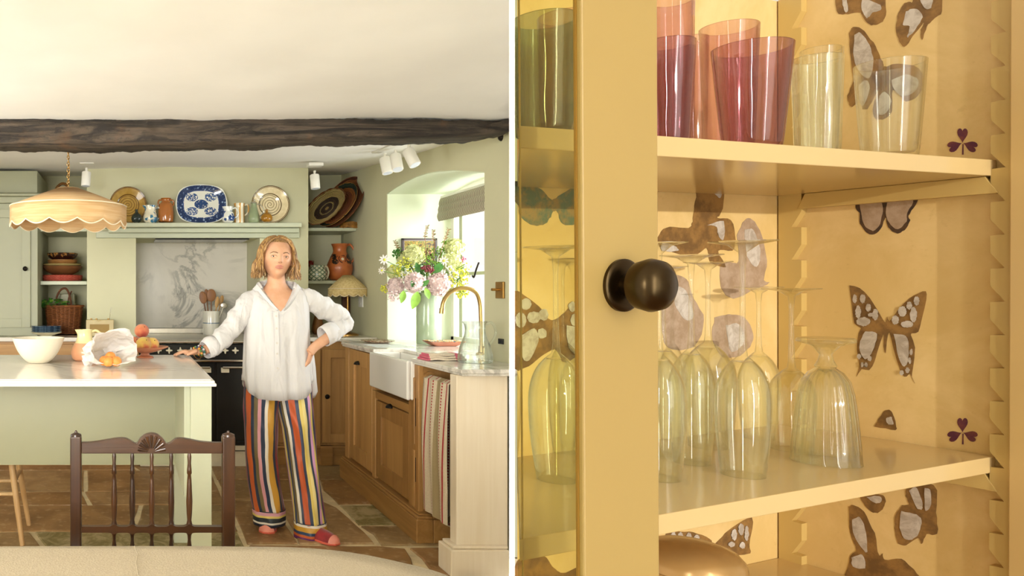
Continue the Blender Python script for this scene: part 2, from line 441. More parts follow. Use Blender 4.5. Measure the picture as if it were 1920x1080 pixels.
# beam
bt = [(0,217),(30,216),(100,215),(150,219),(240,219),(340,214),(400,215),(480,218),(600,222),(700,224),(820,226),(955,226)]
bb = [(0,270),(50,269),(100,270),(150,271),(300,268),(480,265),(600,262),(700,260),(800,258),(900,256),(955,244)]
def ip(t, x):
    if x <= t[0][0]: return t[0][1]
    for (a, b), (c, d) in zip(t, t[1:]):
        if x <= c: return b+(d-b)*(x-a)/(c-a)
    return t[-1][1]
rings = []
N = 420
for i in range(N+1):
    px = -900+(960+900)*i/N; YF_ = 3.60+.02*math.sin(px/170)
    zt = at(px, ip(bt, px), 3.6).z; zb = at(px, ip(bb, px), 3.6).z; X = (px-CX)/FP*3.6
    X = min(X, XW+.0)
    q = []
    cs = [(0, zb+.012), (0, zb+.05), (0, (zt+zb)/2), (0, zt-.02), (.012, zt), (.1, zt+.02), (.2, zt+.02), (.21, zb+.05), (.205, zb+.012), (.19, zb), (.1, zb-.004), (.012, zb)]
    for k, (dy, z) in enumerate(cs):
        nn = .013*noise.noise(V((X*5, dy*14, z*22)))+.009*noise.noise(V((X*16, dy*30, z*60)))+.004*noise.noise(V((X*60, dy*60, z*90)))
        q.append(V((X, YF_+dy-nn, z+.6*nn)))
    rings.append(q)
s = Sh('old_oak_beam'); m = s.map((2.0, 20, 20)); n = s.noise(1, 7, .65, vec=m, dist=1.5); n2 = s.noise(6, 4)
c = s.mix(n.step(.38, .66), '221c16', '574a3c'); c = s.mix(n2.step(.60, .76)*.35, c, '7a5430')
s.col(c).set(rough=.7); s.bump(n, .8, .02); beam_mat = s.m
tag(obj('ceiling_beam', g_rings(rings), beam_mat, smooth=True, sharp=60), 'dark rough-hewn old oak beam spanning the whole kitchen ceiling', 'beam')
# window in the recess
wn = struct('window_1', (XG, (YN+YF)/2, .965))
def wbox(nm, y0, y1, za, zb, x0=XG-.03, x1=XG+.03, m=white_paint, par=wn): return obj(nm, g_box(x0, x1, y0, y1, za, zb), m, par, bevel=.003)
wbox('frame', YF-.05, YF, .965, 2.1); wbox('frame', YN, YN+.05, .965, 2.1); wbox('frame', YN, YF, .965, 1.0); wbox('frame', YN, YF, 2.04, 2.1)
wbox('mullion', 4.71, 4.76, 1.0, 2.06)
wbox('casement_stile', 5.32, 5.37, 1.0, 2.05, m=green_pale, x0=XG-.02, x1=XG+.02)
for a, b in ((YN+.05, 4.71), (4.76, 5.32)): wbox('glazing_bar', a, b, 1.44, 1.462, XG-.012, XG+.012, green_pale)
for k, (a, b) in enumerate(((YN+.05, 4.71), (4.76, 5.32))):
    wbox('pane', a, b, 1.0, 1.44, XG-.002, XG+.002, clear_pane); wbox('pane', a, b, 1.462, 2.04, XG-.002, XG+.002, clear_pane)
hk = smooth_path([onx(898, 492, XG-.04), onx(893, 505, XG-.05), onx(890, 516, XG-.05), onx(888, 520, XG-.05), onx(886, 517, XG-.05)], 5)
obj('curled_window_catch', g_tube(hk, .006, 8), dark_metal, wn, smooth=True)
# ================================================================== FITTED FURNITURE
Zw = .965
# --- back worktops
tag(obj('marble_worktop', g_join(g_box(-2.5, .085, 5.68, YB-.001, .945, .975), g_box(-2.5, xl-.001, 5.99, YB-.001, .945, .975)), marble_top, bevel=.004),
    'pale marble worktop left of the range, under basket and radio', 'worktop')
tag(obj('marble_worktop', g_box(1.064, XW-.002, 5.68, YB-.001, .945, .975), marble_top, bevel=.004), 'pale marble worktop in the back corner under the small brass lamp', 'worktop')
# --- base cabinets behind the island
cb = thing('oak_base_cabinet', (-1.2, 5.95, 0), 'light oak base cabinet behind the island, left of the range', 'cabinet')
obj('body', g_box(-2.5, .084, 5.72, 5.995, .1, .944), oak_x, cb)
for k in range(4):
    a = .05-.64*(k+1); 
    obj('drawer', g_box(a+.01, a+.62, 5.695, 5.722, .80, .925), oak_x, cb, bevel=.003)
    obj('door', g_box(a+.01, a+.62, 5.695, 5.722, .13, .785), oak, cb, bevel=.003)
obj('plinth', g_box(-2.5, .084, 5.70, 5.72, 0, .11), oak_x, cb)
# --- corner cabinet right of the range
cb = thing('oak_corner_cabinet', (1.35, 5.95, 0), 'light oak corner cabinet behind the woman, right of the range', 'cabinet')
obj('body', g_box(1.066, 1.885, 5.72, 5.995, .1, .944), oak, cb)
def shaker(par, x0, x1, za, zb, Y, rail=.07, m=oak, mp=oak, name='door', panel_in=.012, th=.02):
    d = obj(name, g_join(g_box(x0, x0+rail, Y-th, Y, za, zb), g_box(x1-rail, x1, Y-th, Y, za, zb), g_box(x0+rail, x1-rail, Y-th, Y, za, za+rail), g_box(x0+rail, x1-rail, Y-th, Y, zb-rail, zb)), m, par, bevel=.002)
    obj('panel', g_box(x0+rail-.004, x1-rail+.004, Y-th+panel_in, Y-.001, za+rail-.004, zb-rail+.004), mp, d)
    return d
a = at(604, 655, 5.7); b = at(690, 830, 5.7)
d = shaker(cb, 1.482, 1.80, b.z, a.z, 5.715, .065)
obj('knob', g_lathe([(.006,0),(.007,.012),(.016,.018),(.018,.028),(.012,.036),(.0001,.038)], seg=20)[0:2] and g_xf(g_lathe([(.006,0),(.007,.012),(.016,.018),(.018,.028),(.012,.036),(.0001,.038)], seg=20), Matrix.Translation(at(612, 743, 5.695)) @ Matrix.Rotation(PI/2, 4, 'X')), dark_metal, d, smooth=True)
d = shaker(cb, 1.09, 1.40, b.z, a.z, 5.715, .065)
obj('pilaster', g_box(1.415, 1.467, 5.69, 5.72, .15, .944), oak, cb, bevel=.004)
obj('plinth', g_join(g_box(1.066, 1.885, 5.70, 5.72, 0, .13), g_box(1.066, 1.885, 5.685, 5.72, .13, .15), g_box(1.466, 1.56, 5.68, 5.72, 0, .15)), oak_x, cb, bevel=.004)
# --- right run (faces -X)
XF = 1.555
def yz(px): return FP*XF/(px-CX)
run = thing('oak_sink_cabinet', (1.73, 4.66, 0), 'long light oak cabinet run below the sink with panelled doors', 'cabinet')
obj('body', g_join(g_box(XF+.02, XW-.003, 3.98, yz(769), .1, .93), g_box(XF+.02, XW-.003, yz(769), yz(699), .1, .70), g_box(XF+.02, XW-.003, yz(699), 5.34, .1, .93)), oak, run)
def xdoor(par, y0, y1, za, zb, rail, name='door', X=XF, m=oak, rl=None):
    d = obj(name, g_join(g_box(X, X+.022, y0, y0+rail, za, zb), g_box(X, X+.022, y1-rail, y1, za, zb), g_box(X, X+.022, y0+rail, y1-rail, za, za+(rl or rail)), g_box(X, X+.022, y0+rail, y1-rail, zb-rail, zb)), m, par, bevel=.002)
    obj('panel', g_box(X+.012, X+.021, y0+rail-.004, y1-rail+.004, za+rail-.004, zb-rail+.004), m, d); return d
obj('stile', g_box(XF-.002, XF+.02, yz(654), 5.34, .12, .93), oak, run, bevel=.003)
d1_ = xdoor(run, yz(697), yz(655), .17, .925, .10)
obj('stile', g_box(XF-.002, XF+.02, yz(704), yz(698), .12, .70), oak, run, bevel=.003)
obj('rail', g_box(XF-.002, XF+.02, yz(767), yz(704), .655, .70), oak_h, run, bevel=.003)
d2_ = xdoor(run, yz(766), yz(705), .17, .645, .09)
def cup(par, px, py, X=XF):
    c = onx(px, py, X); c.x = X
    rings = []
    for i in range(9):
        t = i/8; r = .024*math.cos(t*PI/2*.98)+.0005; 
        rings.append([c+V((-.030*math.sin(t*PI/2)-.001, r*math.cos(a)*1.3, abs(r)*math.sin(a)*1.0-.005)) for a in [PI*j/12 for j in range(13)]])
    o = obj('cup_handle', g_rings(rings, False, False, False), dark_metal, par, smooth=True)
    m = o.modifiers.new('t', 'SOLIDIFY'); m.thickness = .004
cup(d1_, 672, 682); cup(d2_, 733, 763)
# pilaster with the fretted vertical slots at the near corner
pil = obj('pilaster', g_box(XF-.006, XF+.02, 3.98, yz(768), .12, .93), oak, run, bevel=.003)
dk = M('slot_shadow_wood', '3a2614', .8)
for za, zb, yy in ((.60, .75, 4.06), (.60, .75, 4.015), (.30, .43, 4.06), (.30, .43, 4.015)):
    obj('slot_shadow_strip', g_box(XF-.0075, XF-.004, yy, yy+.007, za, zb), dk, pil)  # dark strip on the face paints in the shade of a slot
for za, zb in ((.50, .86), (.16, .47)): obj('raised_fillet', g_box(XF-.013, XF-.004, 4.026, 4.054, za, zb), oak, pil, bevel=.004)
Yp = 3.92
pl = g_join(g_box(1.515, XF+.05, Yp, 5.345, 0, .125), g_box(1.522, XF+.05, Yp+.006, 5.345, .125, .142), g_box(1.53, XF+.05, Yp+.012, 5.345, .142, .152),
            g_box(XF+.05, XW-.003, Yp, 4.0, 0, .125), g_box(XF+.05, XW-.003, Yp+.01, 4.0, .125, .15))
obj('plinth', pl, oak_h, run, bevel=.005)
# end panel
ep = thing('oak_end_panel', (1.7, 3.52, 0), 'pale oak end panel with plinth closing the near end of the worktop', 'panel')
obj('board', g_box(1.535, 1.775, 3.49, 3.56, .12, .932), oak_pale, ep, bevel=.003)
obj('plinth', g_join(g_box(1.495, 1.765, 3.455, 3.60, 0, .125), g_box(1.51, 1.768, 3.47, 3.59, .125, .14)), oak_pale, ep, bevel=.005)
# worktop on the right run, in two slabs with the sink between
ys0, ys1 = FP*1.53/(770-CX), FP*1.53/(700-CX)
def slab(y0, y1, x0, lab, extra=[]):
    g = [g_box(x0, XW-.002, y0, y1, .945, .965), g_box(x0+.008, XW-.002, y0+.008 if y0 < 3.6 else y0, y1, .933, .945)]+extra
    return tag(obj('marble_worktop', g_join(*g), marble_top, bevel=.004), lab, 'worktop')
slab(3.43, ys0, 1.53, 'near pale marble worktop on the right, under glass jug and folded cloth')
slab(ys1, 5.36, 1.53, 'pale marble worktop left of the sink with patterned dish on its edge', [g_box(1.62, XW-.002, 5.36, 5.67, .94, .965)])
tag(obj('marble_draining_sill', g_join(g_box(1.72, XW-.002, ys0, ys1, .945, .965), g_box(XW-.002, XG-.035, YN+.002, YF-.008, .932, .9649)), marble_top),
    'marble window sill behind the sink, under the celadon vase', 'sill')
grooves = thing('drainer_grooves', (1.8, 5.0, .965), 'carved drainer grooves in the marble beside the sink', 'drainer')
for k in range(7):
    y = 4.80+k*.045
    obj('groove', g_box(1.60, 1.86, y, y+.012, .9645, .9662), M('groove_marble', 'b9c0ba', .2) if k == 0 else bpy.data.materials['groove_marble'], grooves)
# butler sink
ceram = M('white_fireclay', 'efece4', .12, var=.01)
sk = []
x0, x1, y0, y1, zt, zb = 1.508, 1.72, ys0-.004, ys1+.012, .948, .735
t = .022
sk = g_join(g_box(x0, x0+t, y0, y1, zb, zt), g_box(x1-t, x1, y0, y1, zb, zt), g_box(x0+t, x1-t, y0, y0+t, zb, zt), g_box(x0+t, x1-t, y1-t, y1, zb, zt), g_box(x0+t, x1-t, y0+t, y1-t, zb, zb+t))
tag(obj('butler_sink', sk, ceram, bevel=.010, seg=4), 'white fireclay butler sink set between the marble worktops', 'sink')
# --- tall dresser cabinet at left and its box above
dr = thing('tall_wall_cabinet', (-1.3, 6.1, .975), 'tall sage green wall cabinet standing on the worktop at left', 'cabinet')
xR = at(70, 500, 5.85).x
obj('body', g_box(-2.5, xR, 5.87, YB-.002, .976, at(0, 372, 5.85).z), green_joinery, dr, bevel=.003)
Yd = 5.87
xd = at(57, 500, Yd-.02).x
shaker(dr, xd-.45, xd, at(0, 614, Yd-.02).z, at(0, 392, Yd-.02).z, Yd, .068, green_joinery, green_joinery)
dd = dr.children[-1]
obj('knob', g_xf(g_lathe([(.007,0),(.008,.012),(.017,.018),(.019,.028),(.012,.036),(.0001,.038)], seg=20), Matrix.Translation(at(48, 504, Yd-.02)) @ Matrix.Rotation(PI/2, 4, 'X')), dark_metal, dd, smooth=True)
shaker(dr, xd-.93, xd-.46, at(0, 614, Yd-.02).z, at(0, 392, Yd-.02).z, Yd, .068, green_joinery, green_joinery)
obj('cornice', g_join(g_box(-2.5, at(82, 365, 5.8).x, 5.78, 6.3, at(0, 368, 5.8).z, at(0, 363, 5.8).z), g_box(-2.5, at(76, 365, 5.8).x, 5.82, 6.3, at(0, 380, 5.8).z, at(0, 368, 5.8).z)), green_joinery, dr, bevel=.004)
tag(obj('boxed_cupboard_top', g_box(-2.5, at(70, 340, 5.9).x, 5.9, YB-.002, at(0, 362, 5.9).z, 2.28), green_joinery, bevel=.003), 'sage boxed-in section above the tall wall cabinet, up to the ceiling', 'boxing')
# --- alcove shelves
def shelf(x0, x1, pyt, pyb, Yf, lab):
    o = obj('alcove_shelf', g_box(x0, x1, Yf, YB-.002, at(0, pyb, Yf).z, at(0, pyt, Yf).z), green_pale, bevel=.003)
    return tag(o, lab, 'shelf')
SL1 = shelf(xR+.002, xl-.002, 428, 434, 6.02, 'upper sage shelf in the left alcove, just under the pendant lamp')
SL2 = shelf(xR+.002, xl-.002, 527, 534, 6.02, 'lower sage shelf in the left alcove carrying the bowls')
SR1 = shelf(xr+.002, XW-.005, 427, 433, 6.2, 'upper sage shelf in the right alcove carrying woven trays')
SR2 = shelf(xr+.002, XW-.005, 526, 532, 6.2, 'lower sage shelf in the right alcove carrying the terracotta jug')
zL2 = at(0, 527, 6.02).z; zR1 = at(0, 427, 6.2).z; zR2 = at(0, 526, 6.2).z
obj_ = obj('trim_3', g_box(at(644, 0, 6.6).x+.03, XW-.003, 6.58, YB-.002, .976, 2.3), green_joinery); obj_['kind'] = 'structure'
# --- mantel shelf
ms = thing('mantel_shelf', (.6, 5.9, 1.75), 'pale sage mantel shelf across the chimney breast above the range', 'shelf')
obj('ledge', g_box(at(196, 0, 5.8).x, at(566, 0, 5.8).x, 5.80, 5.999, at(0, 425.5, 5.8).z, at(0, 417.5, 5.8).z), green_pale, ms, bevel=.004)
obj('moulding', g_box(at(203, 0, 5.86).x, at(562, 0, 5.86).x, 5.87, 5.999, at(0, 436, 5.87).z, at(0, 426, 5.8).z), green_pale, ms, bevel=.005)
obj('frieze', g_box(at(180, 0, 5.95).x, at(562, 0, 5.95).x, 5.95, 5.999, at(0, 446, 5.95).z, at(0, 433, 5.95).z), green_pale, ms, bevel=.003)
zM = at(0, 417.5, 5.8).z
tag(obj('extractor_vent', g_join(g_box(.22, .98, 6.03, 6.4, nz-.012, nz-.001)), black_enamel, bevel=.003), 'slim dark extractor vent set under the top of the niche', 'vent')
# --- range cooker
rg = thing('range_cooker', (.575, 5.95, 0), 'black range cooker with chrome rails and cross-shaped knobs', 'cooker')
rx0, rx1 = .092, 1.058; RY = 5.66
obj('body', g_box(rx0, rx1, RY, 6.55, .12, .93), black_enamel, rg, bevel=.004)
obj('hob', g_box(rx0, rx1, RY-.01, 6.62, .93, .962), steel, rg, bevel=.004)
obj('splash_rail', g_box(rx0, rx1, 6.5, 6.62, .962, at(0, 615.5, 6.5).z), steel, rg, bevel=.003)
obj('front_rail', g_tube([V((rx0, RY-.03, .945)), V((rx1, RY-.03, .945))], .011, 12), chrome, rg, smooth=True)
obj('control_panel', g_box(rx0, rx1, RY-.018, RY, .81, .925), black_enamel, rg, bevel=.003)
obj('towel_rail', g_box(rx0, rx1, RY-.045, RY-.02, .795, .812), chrome, rg, bevel=.004)
cream = M('cream_enamel', 'd9cfb4', .3)
def knobg(c):
    pts = []
    for j in range(32):
        a = 2*PI*j/32; r = .0105+.0155*abs(math.cos(2*a))**3
        pts.append(V(c)+V((r*math.cos(a), 0, r*math.sin(a))))
    return g_poly(pts, (0, -.02, 0))
for px in (297, 317, 338, 358, 378, 400, 422, 441, 462, 482):
    obj('cross_knob', knobg((at(px, 0, RY-.02).x, RY-.018, at(0, 657, RY-.02).z)), cream, rg, bevel=.002)
xm = at(404, 0, RY).x
for (a, b) in ((rx0+.01, xm-.008), (xm+.008, rx1-.01)):
    d = obj('oven_door', g_box(a, b, RY-.022, RY, .20, .79), black_enamel, rg, bevel=.004)
    obj('handle', g_tube([V((a+.04, RY-.06, .755)), V((b-.04, RY-.06, .755))], .009, 10), chrome, d, smooth=True)
    for q in (a+.03, b-.09): obj('handle_bracket', g_box(q, q+.06, RY-.055, RY-.02, .715, .752), cream, d, bevel=.003)
obj('vent_panel', g_box(rx0+.01, rx1-.01, RY-.02, RY, .165, .19), black_enamel, rg)
obj('base_rail', g_box(rx0, rx1, RY-.02, RY+.02, .125, .16), cream, rg, bevel=.003)
obj('plinth', g_box(rx0, rx1, RY+.0, RY+.05, 0.0, .115), cream, rg, bevel=.003)
# ================================================================== ISLAND
isl = thing('kitchen_island', (-.6, 3.5, 0), 'sage green kitchen island with marble top and square legs', 'island')
top = obj('marble_top', g_join(g_box(-1.55, .344, 2.9, 4.07, .953, .965), g_box(-1.55, .338, 2.906, 4.064, .965, .975), g_box(-1.55, .325, 2.918, 4.055, .975, .98)), marble_top, isl, bevel=.003)
obj('front_panel', g_box(-1.5, .24, 3.56, 3.60, .497, .952), green_joinery, isl)
obj('side_panel', g_box(.225, .262, 2.99, 4.0, .50, .952), green_pale, isl)
obj('back_panel', g_box(-1.5, .24, 3.62, 3.66, .5, .952), green_pale, isl)
for (x, y) in ((.247, 2.945), (.243, 3.93), (-1.5, 2.945), (-1.5, 3.93)):
    obj('leg', g_box(x, x+.083, y, y+.083, 0, .952), green_pale, isl, bevel=.002)
ZI = .98

# ================================================================== PENDANT + TABLE LAMP SHADES
s = Sh('cream_raffia_shade'); x, y, z = s.xyz(); n = s.noise(1, 3, vec=s.map((6, 6, 120)))
s.col(s.mix(n.step(.35, .65), 'e3bd86', 'efd2a0')).set(rough=.8); s.bump(n, .3, .003)
tl_ = s.nt.nodes.new('ShaderNodeBsdfTranslucent'); tl_.inputs[0].default_value = lin('e8c088'); mxs = s.nt.nodes.new('ShaderNodeMixShader'); mxs.inputs[0].default_value = .3
s.nt.links.new(s.p.outputs[0], mxs.inputs[1]); s.nt.links.new(tl_.outputs[0], mxs.inputs[2]); s.nt.links.new(mxs.outputs[0], s.out.inputs[0]); raffia = s.m
trim_cream = M('cream_shade_trim', 'f3e3c4', .7)
s = Sh('pale_cane_shade'); n = s.noise(1, 3, vec=s.map((60, 60, 60))); s.col(s.mix(n.step(.35, .65), 'cdb177', 'dfc88f')).set(rough=.8); cane = s.m
def shade_obj(par, c, R, rtop, hcone, hband, scal, mat_, nsc, sides=12, depth=.02):
    """sloping crown + scalloped band, n-sided"""
    c = V(c); seg = sides*8
    def rad(a): 
        u = (a/(2*PI/sides)) % 1-.5
        return 1/math.cos(u*2*PI/sides)*math.cos(PI/sides)*.35+.65
    crown = [[c+V((r*rad(2*PI*j/seg)*math.cos(2*PI*j/seg), r*rad(2*PI*j/seg)*math.sin(2*PI*j/seg), z)) for j in range(seg)] for r, z in ((rtop, hcone), (rtop+(R-rtop)*.5, hcone*.52), (R, 0))]
    o = obj('crown', g_rings(crown, False, False), mat_, par, smooth=True, sharp=20); m = o.modifiers.new('t', 'SOLIDIFY'); m.thickness = .004
    seg2 = nsc*12; rows_ = []
    for k in range(4):
        row = []
        for j in range(seg2):
            a = 2*PI*j/seg2; u = (j/12) % 1
            zb = -hband-scal*math.sin(PI*u)
            row.append(c+V((R*rad(a)*math.cos(a)*1.003, R*rad(a)*math.sin(a)*1.003, zb*k/3)))
        rows_.append(row)
    o = obj('scalloped_band', g_rings(rows_, False, False), mat_, par, smooth=True, sharp=20); m = o.modifiers.new('t', 'SOLIDIFY'); m.thickness = .005
    e = rows_[-1]+[rows_[-1][0]]
    obj('edge_trim', g_tube(e, depth*.14, 6), trim_cream, par, smooth=True)
    t_ = rows_[0]+[rows_[0][0]]
    obj('top_trim', g_tube(t_, depth*.12, 6), trim_cream, par, smooth=True)
YL = 3.95; kL = YL/FP
pc = at(128, 388, YL)
pend = thing('pendant_lamp', pc, 'large cream pendant lamp with scalloped band hanging on a chain', 'lamp')
shade_obj(pend, pc, 109*kL, 20*kL, 35*kL, 30*kL, 9*kL, raffia, 14, 14, .025)
obj('cap', g_lathe([(.0001, 36*kL), (21*kL, 35*kL), (20*kL, 33*kL), (.0001, 33*kL)], pc, 24), raffia, pend, smooth=True)
ch_ = []
for k in range(26):
    zc = pc.z+36*kL+.012+k*.0165
    if zc > ceil_z(3.95)+.0: break
    ring = [V((pc.x+(.006*math.cos(a) if k % 2 else .001), pc.y+(.001 if k % 2 else .006*math.cos(a)), zc+.011*math.sin(a))) for a in [2*PI*j/12 for j in range(13)]]
    ch_.append(g_tube(ring, .0022, 6))
obj('chain', g_join(*ch_), brass, pend, smooth=True)
obj('flex', g_tube(smooth_path([pc+V((0,0,.09)), pc+V((.006,.004,.2)), pc+V((-.005,0,.32)), pc+V((.002,0,.45)), V((pc.x, pc.y, ceil_z(3.95)+.01))], 6), .0022, 6), M('cream_flex', 'caa06c', .6), pend, smooth=True)
obj('bulb', g_sph(pc+V((0,0,-.01)), .03, .03, .04), M('frosted_bulb', 'f4eee0', .3), pend, smooth=True)
YT = 6.02; kT = YT/FP
tc_ = at(652, 541, YT); tb = V((tc_.x, YT, .975))
tl = thing('table_lamp', tb, 'small table lamp with cane scalloped shade on brass stem in the corner', 'lamp')
shade_obj(tl, tc_, 36*kT, 9*kT, 25*kT, 11*kT, 4*kT, cane, 14, 14, .018)
obj('top_cap', g_lathe([(.0001, 25.5*kT), (9*kT, 25*kT), (.0001, 24*kT)], tc_, 20), cane, tl)
obj('stem', g_cyl(tb+V((0,0,.01)), tc_+V((0,0,.05)), .007, 14), brass, tl, smooth=True)
obj('base', g_lathe([(.0001, 0), (20*kT, 0), (20*kT, .008), (15*kT, .018), (.02, .024), (.008, .04), (.0001, .041)], tb, 32), brass, tl, smooth=True)
# ================================================================== SPOTS AND TRACKS
def spot(top, d, L=.105, r=.033, lab='', ring=True, back=None):
    top = V(top); d = V(d).normalized(); t = thing('ceiling_spotlight', top, lab, 'spotlight')
    obj('arm', g_tube([top, top+V((0,0,-.05))], .009, 8), white_paint, t, smooth=True)
    p0 = top+V((0,0,-.05))-d*.02; p1 = p0+d*L
    obj('can', g_tube([p0, p0+d*.004, p1-d*.002, p1], [r*.93, r, r, r*.96], 24), white_paint, t, smooth=True, sharp=50)
    obj('lens', g_tube([p1-d*.004, p1+d*.0015], r*.82, 20), M('spot_lens', 'dfe6ee', .1) if 'spot_lens' not in bpy.data.materials else bpy.data.materials['spot_lens'], t, smooth=True)
    return t
def czt(px, py, Y): p = at(px, py, Y); return p
p1 = at(162, 315, 5.5); p2 = at(590, 320, 5.5)
spot(p1, (-.06, -.12, -1), .105, .034, 'white spotlight on the ceiling left, behind the pendant lamp')
spot(p2, (.05, -.12, -1), .105, .034, 'single white spotlight above the right end of the mantel shelf')
tr = thing('spotlight_track', at(735, 276, 4.9), 'white ceiling track carrying three spotlights near the beam', 'track')
ta, tb_ = at(704, 288, 4.84), at(775, 259, 4.12)
def bar(a, b, w_, h, name, par):
    a, b = V(a), V(b); d = (b-a).normalized(); n_ = V((0,0,1)).cross(d).normalized()*w_/2; u = V((0,0,h))
    return obj(name, g_rings([[p-n_, p+n_, p+n_+u, p-n_+u] for p in (a, b)]), white_paint, par, bevel=.002)
bar(ta, tb_, .05, .025, 'rail', tr)
for (pa, dd, lab) in ((at(722, 287, 4.78), (.12, -.25, -1), 'lowest of the three track spotlights, pointing straight down'),
                      (at(742, 281, 4.62), (.0, -.45, -1), 'middle one of the three track spotlights'),
                      (at(767, 271, 4.35), (.30, -.45, -1), 'track spotlight nearest the beam, tilted towards the window')):
    spot(pa, dd, .105, .034, lab)
for (a, b, lab) in ((at(150, 308, 5.5), at(176, 308, 5.5), 'short white ceiling plate holding the left spotlight'), (at(577, 312, 5.5), at(604, 312, 5.5), 'short white ceiling plate holding the single right spotlight')):
    t_ = thing('spotlight_plate', (a+b)/2, lab, 'ceiling fitting'); bar(a, b, .08, .022, 'plate', t_)
# ================================================================== GLAZED CERAMICS
def ptube(path, r, n=5, seg=8, flat=1): 
    P = smooth_path(path, n); rr_ = lerp_list(r, n) if isinstance(r, (list, tuple)) else r
    return g_tube(P, rr_, seg, flat)
def cer(name, c, rough=.2, var=.08): return M(name, c, rough, 0, var, 14)
def plate_round(px, py, rpx, Y, base, line, lab, zbase, hi):
    k = Y/FP; R = rpx*k; cen = V((at(px, py, Y).x, Y, zbase+R*.985))
    root = thing('leaning_plate', (cen.x, Y, zbase), lab, 'plate')
    cz = R*.985
    s = Sh('spiral_plate_'+base); x, y, z = s.xyz(); zz = z-cz; r = (x*x+zz*zz).sqrt(); a = zz.atan2(x)*(1/(2*PI))
    sp = ((r*(1/(R*.135))-a).frac()-.5).abs().lt(.13)*r.lt(R*.56)*(r.gt(R*.02))
    ring = (r-R*.58).abs().lt(R*.022).max((r-R*.93).abs().lt(R*.014)).max((r-R*.98).abs().lt(R*.022))
    m_ = sp*.7; 
    c = s.mix(s.noise(30, 3).step(.3, .7), base, hi); c = s.mix(sp*.75, c, line); c = s.mix(ring, c, line)
    s.col(c).set(rough=.12, coat=.4)
    prof = [(.0001, 0), (R*.55, 0), (R*.60, .006), (R*.97, .022), (R, .024), (R*.98, .019), (R*.6, -.003), (.0001, -.006)]
    m = Matrix.Translation(cen) @ Matrix.Rotation(PI/2-.02, 4, 'X') @ Matrix.Rotation(0, 4, 'Z')
    tilt = Matrix.Translation(cen) @ Matrix.Rotation(PI/2, 4, 'X')
    g = g_xf(g_lathe(prof, seg=56), tilt)
    # lean back slightly about the foot
    zb_ = zbase
    g = ([V((v.x, v.y+(v.z-zb_)*.10, v.z)) for v in g[0]], g[1])
    obj('dish', g, s.m, root, smooth=True)
YM = 5.86
plate_round(240, 381, 35, YM, 'a07c34', '5a3a14', 'brown plate with spiral and wide rim, left end of mantel shelf', zM, 'b08d42')
plate_round(507, 381, 36, YM, 'd6c49a', '5b4526', 'large cream plate with dark spiral, right end of mantel shelf', zM, 'e4d4ad')
# blue and white platter
k = YM/FP; a_, b_ = 48*k, 37*k; cen = V((at(378, 380, YM).x, YM, zM+b_*.99))
pl_ = thing('leaning_platter', (cen.x, YM, zM), 'large blue and white oblong platter in the middle of the mantel shelf', 'platter')
s = Sh('blue_platter'); x, y, z = s.xyz(); zz = z-b_*.99
def se(ax, bz, p=2.7): return (((x*(1/ax)).abs()**p)+((zz*(1/bz)).abs()**p))
o1 = se(a_, b_); nz1 = s.noise(95, 3, .6); nz2 = s.noise(55, 4, .7); dot = s.vor(34)
band = o1.gt(.40)*o1.lt(.90)
cl = (((x.abs()-a_*.36)*(1/(a_*.22)))**2+((zz.abs()-b_*.36)*(1/(b_*.20)))**2).lt(1.15)*nz1.gt(.47)
med = (((x*(1/(a_*.27)))**2+(zz*(1/(b_*.24)))**2))
medc = med.lt(1)*(nz1.gt(.40))
c = s.mix(cl, 'dcdccf', '2c4d80'); c = s.mix(medc, c, '22406f'); c = s.mix(band, c, '1b2f57')
c = s.mix(band*dot.lt(.24)*.75, c, '90aac9'); c = s.mix(band*nz2.gt(.60)*.5, c, '7a97bd'); c = s.mix((o1-.385).abs().lt(.03)*nz1.gt(.42), c, '24447a')
s.col(c).set(rough=.1, coat=.3)
def serg(sx, sz, y, n=72, p=2.7):
    out = []
    for j in range(n):
        t = 2*PI*j/n; cx_, sx_ = math.cos(t), math.sin(t)
        r = (abs(cx_)**p+abs(sx_)**p)**(-1/p); w8 = 1+.012*math.cos(t*8)
        zz_ = r*sx_*sz*w8
        out.append(cen+V((r*cx_*sx*w8, y+(zz_+b_)*.10, zz_)))
    return out
obj('dish', g_rings([serg(a_*.5, b_*.5, .014), serg(a_*.70, b_*.66, .012), serg(a_*.97, b_*.97, -.010), serg(a_, b_, -.012), serg(a_*.98, b_*.98, -.004), serg(a_*.66, b_*.62, .020)]), s.m, pl_, smooth=True)
def motif_mat(name, base, ink, scale=40, thr=.55, zlo=0, zhi=9, rough=.15):
    s = Sh(name); x, y, z = s.xyz(); n = s.noise(scale, 4, .7); n2 = s.noise(scale*.4, 2)
    f = n.gt(thr)*n2.gt(.46)*z.gt(zlo)*z.lt(zhi)
    s.col(s.mix(f, base, ink)).set(rough=rough, coat=.3); return s.m
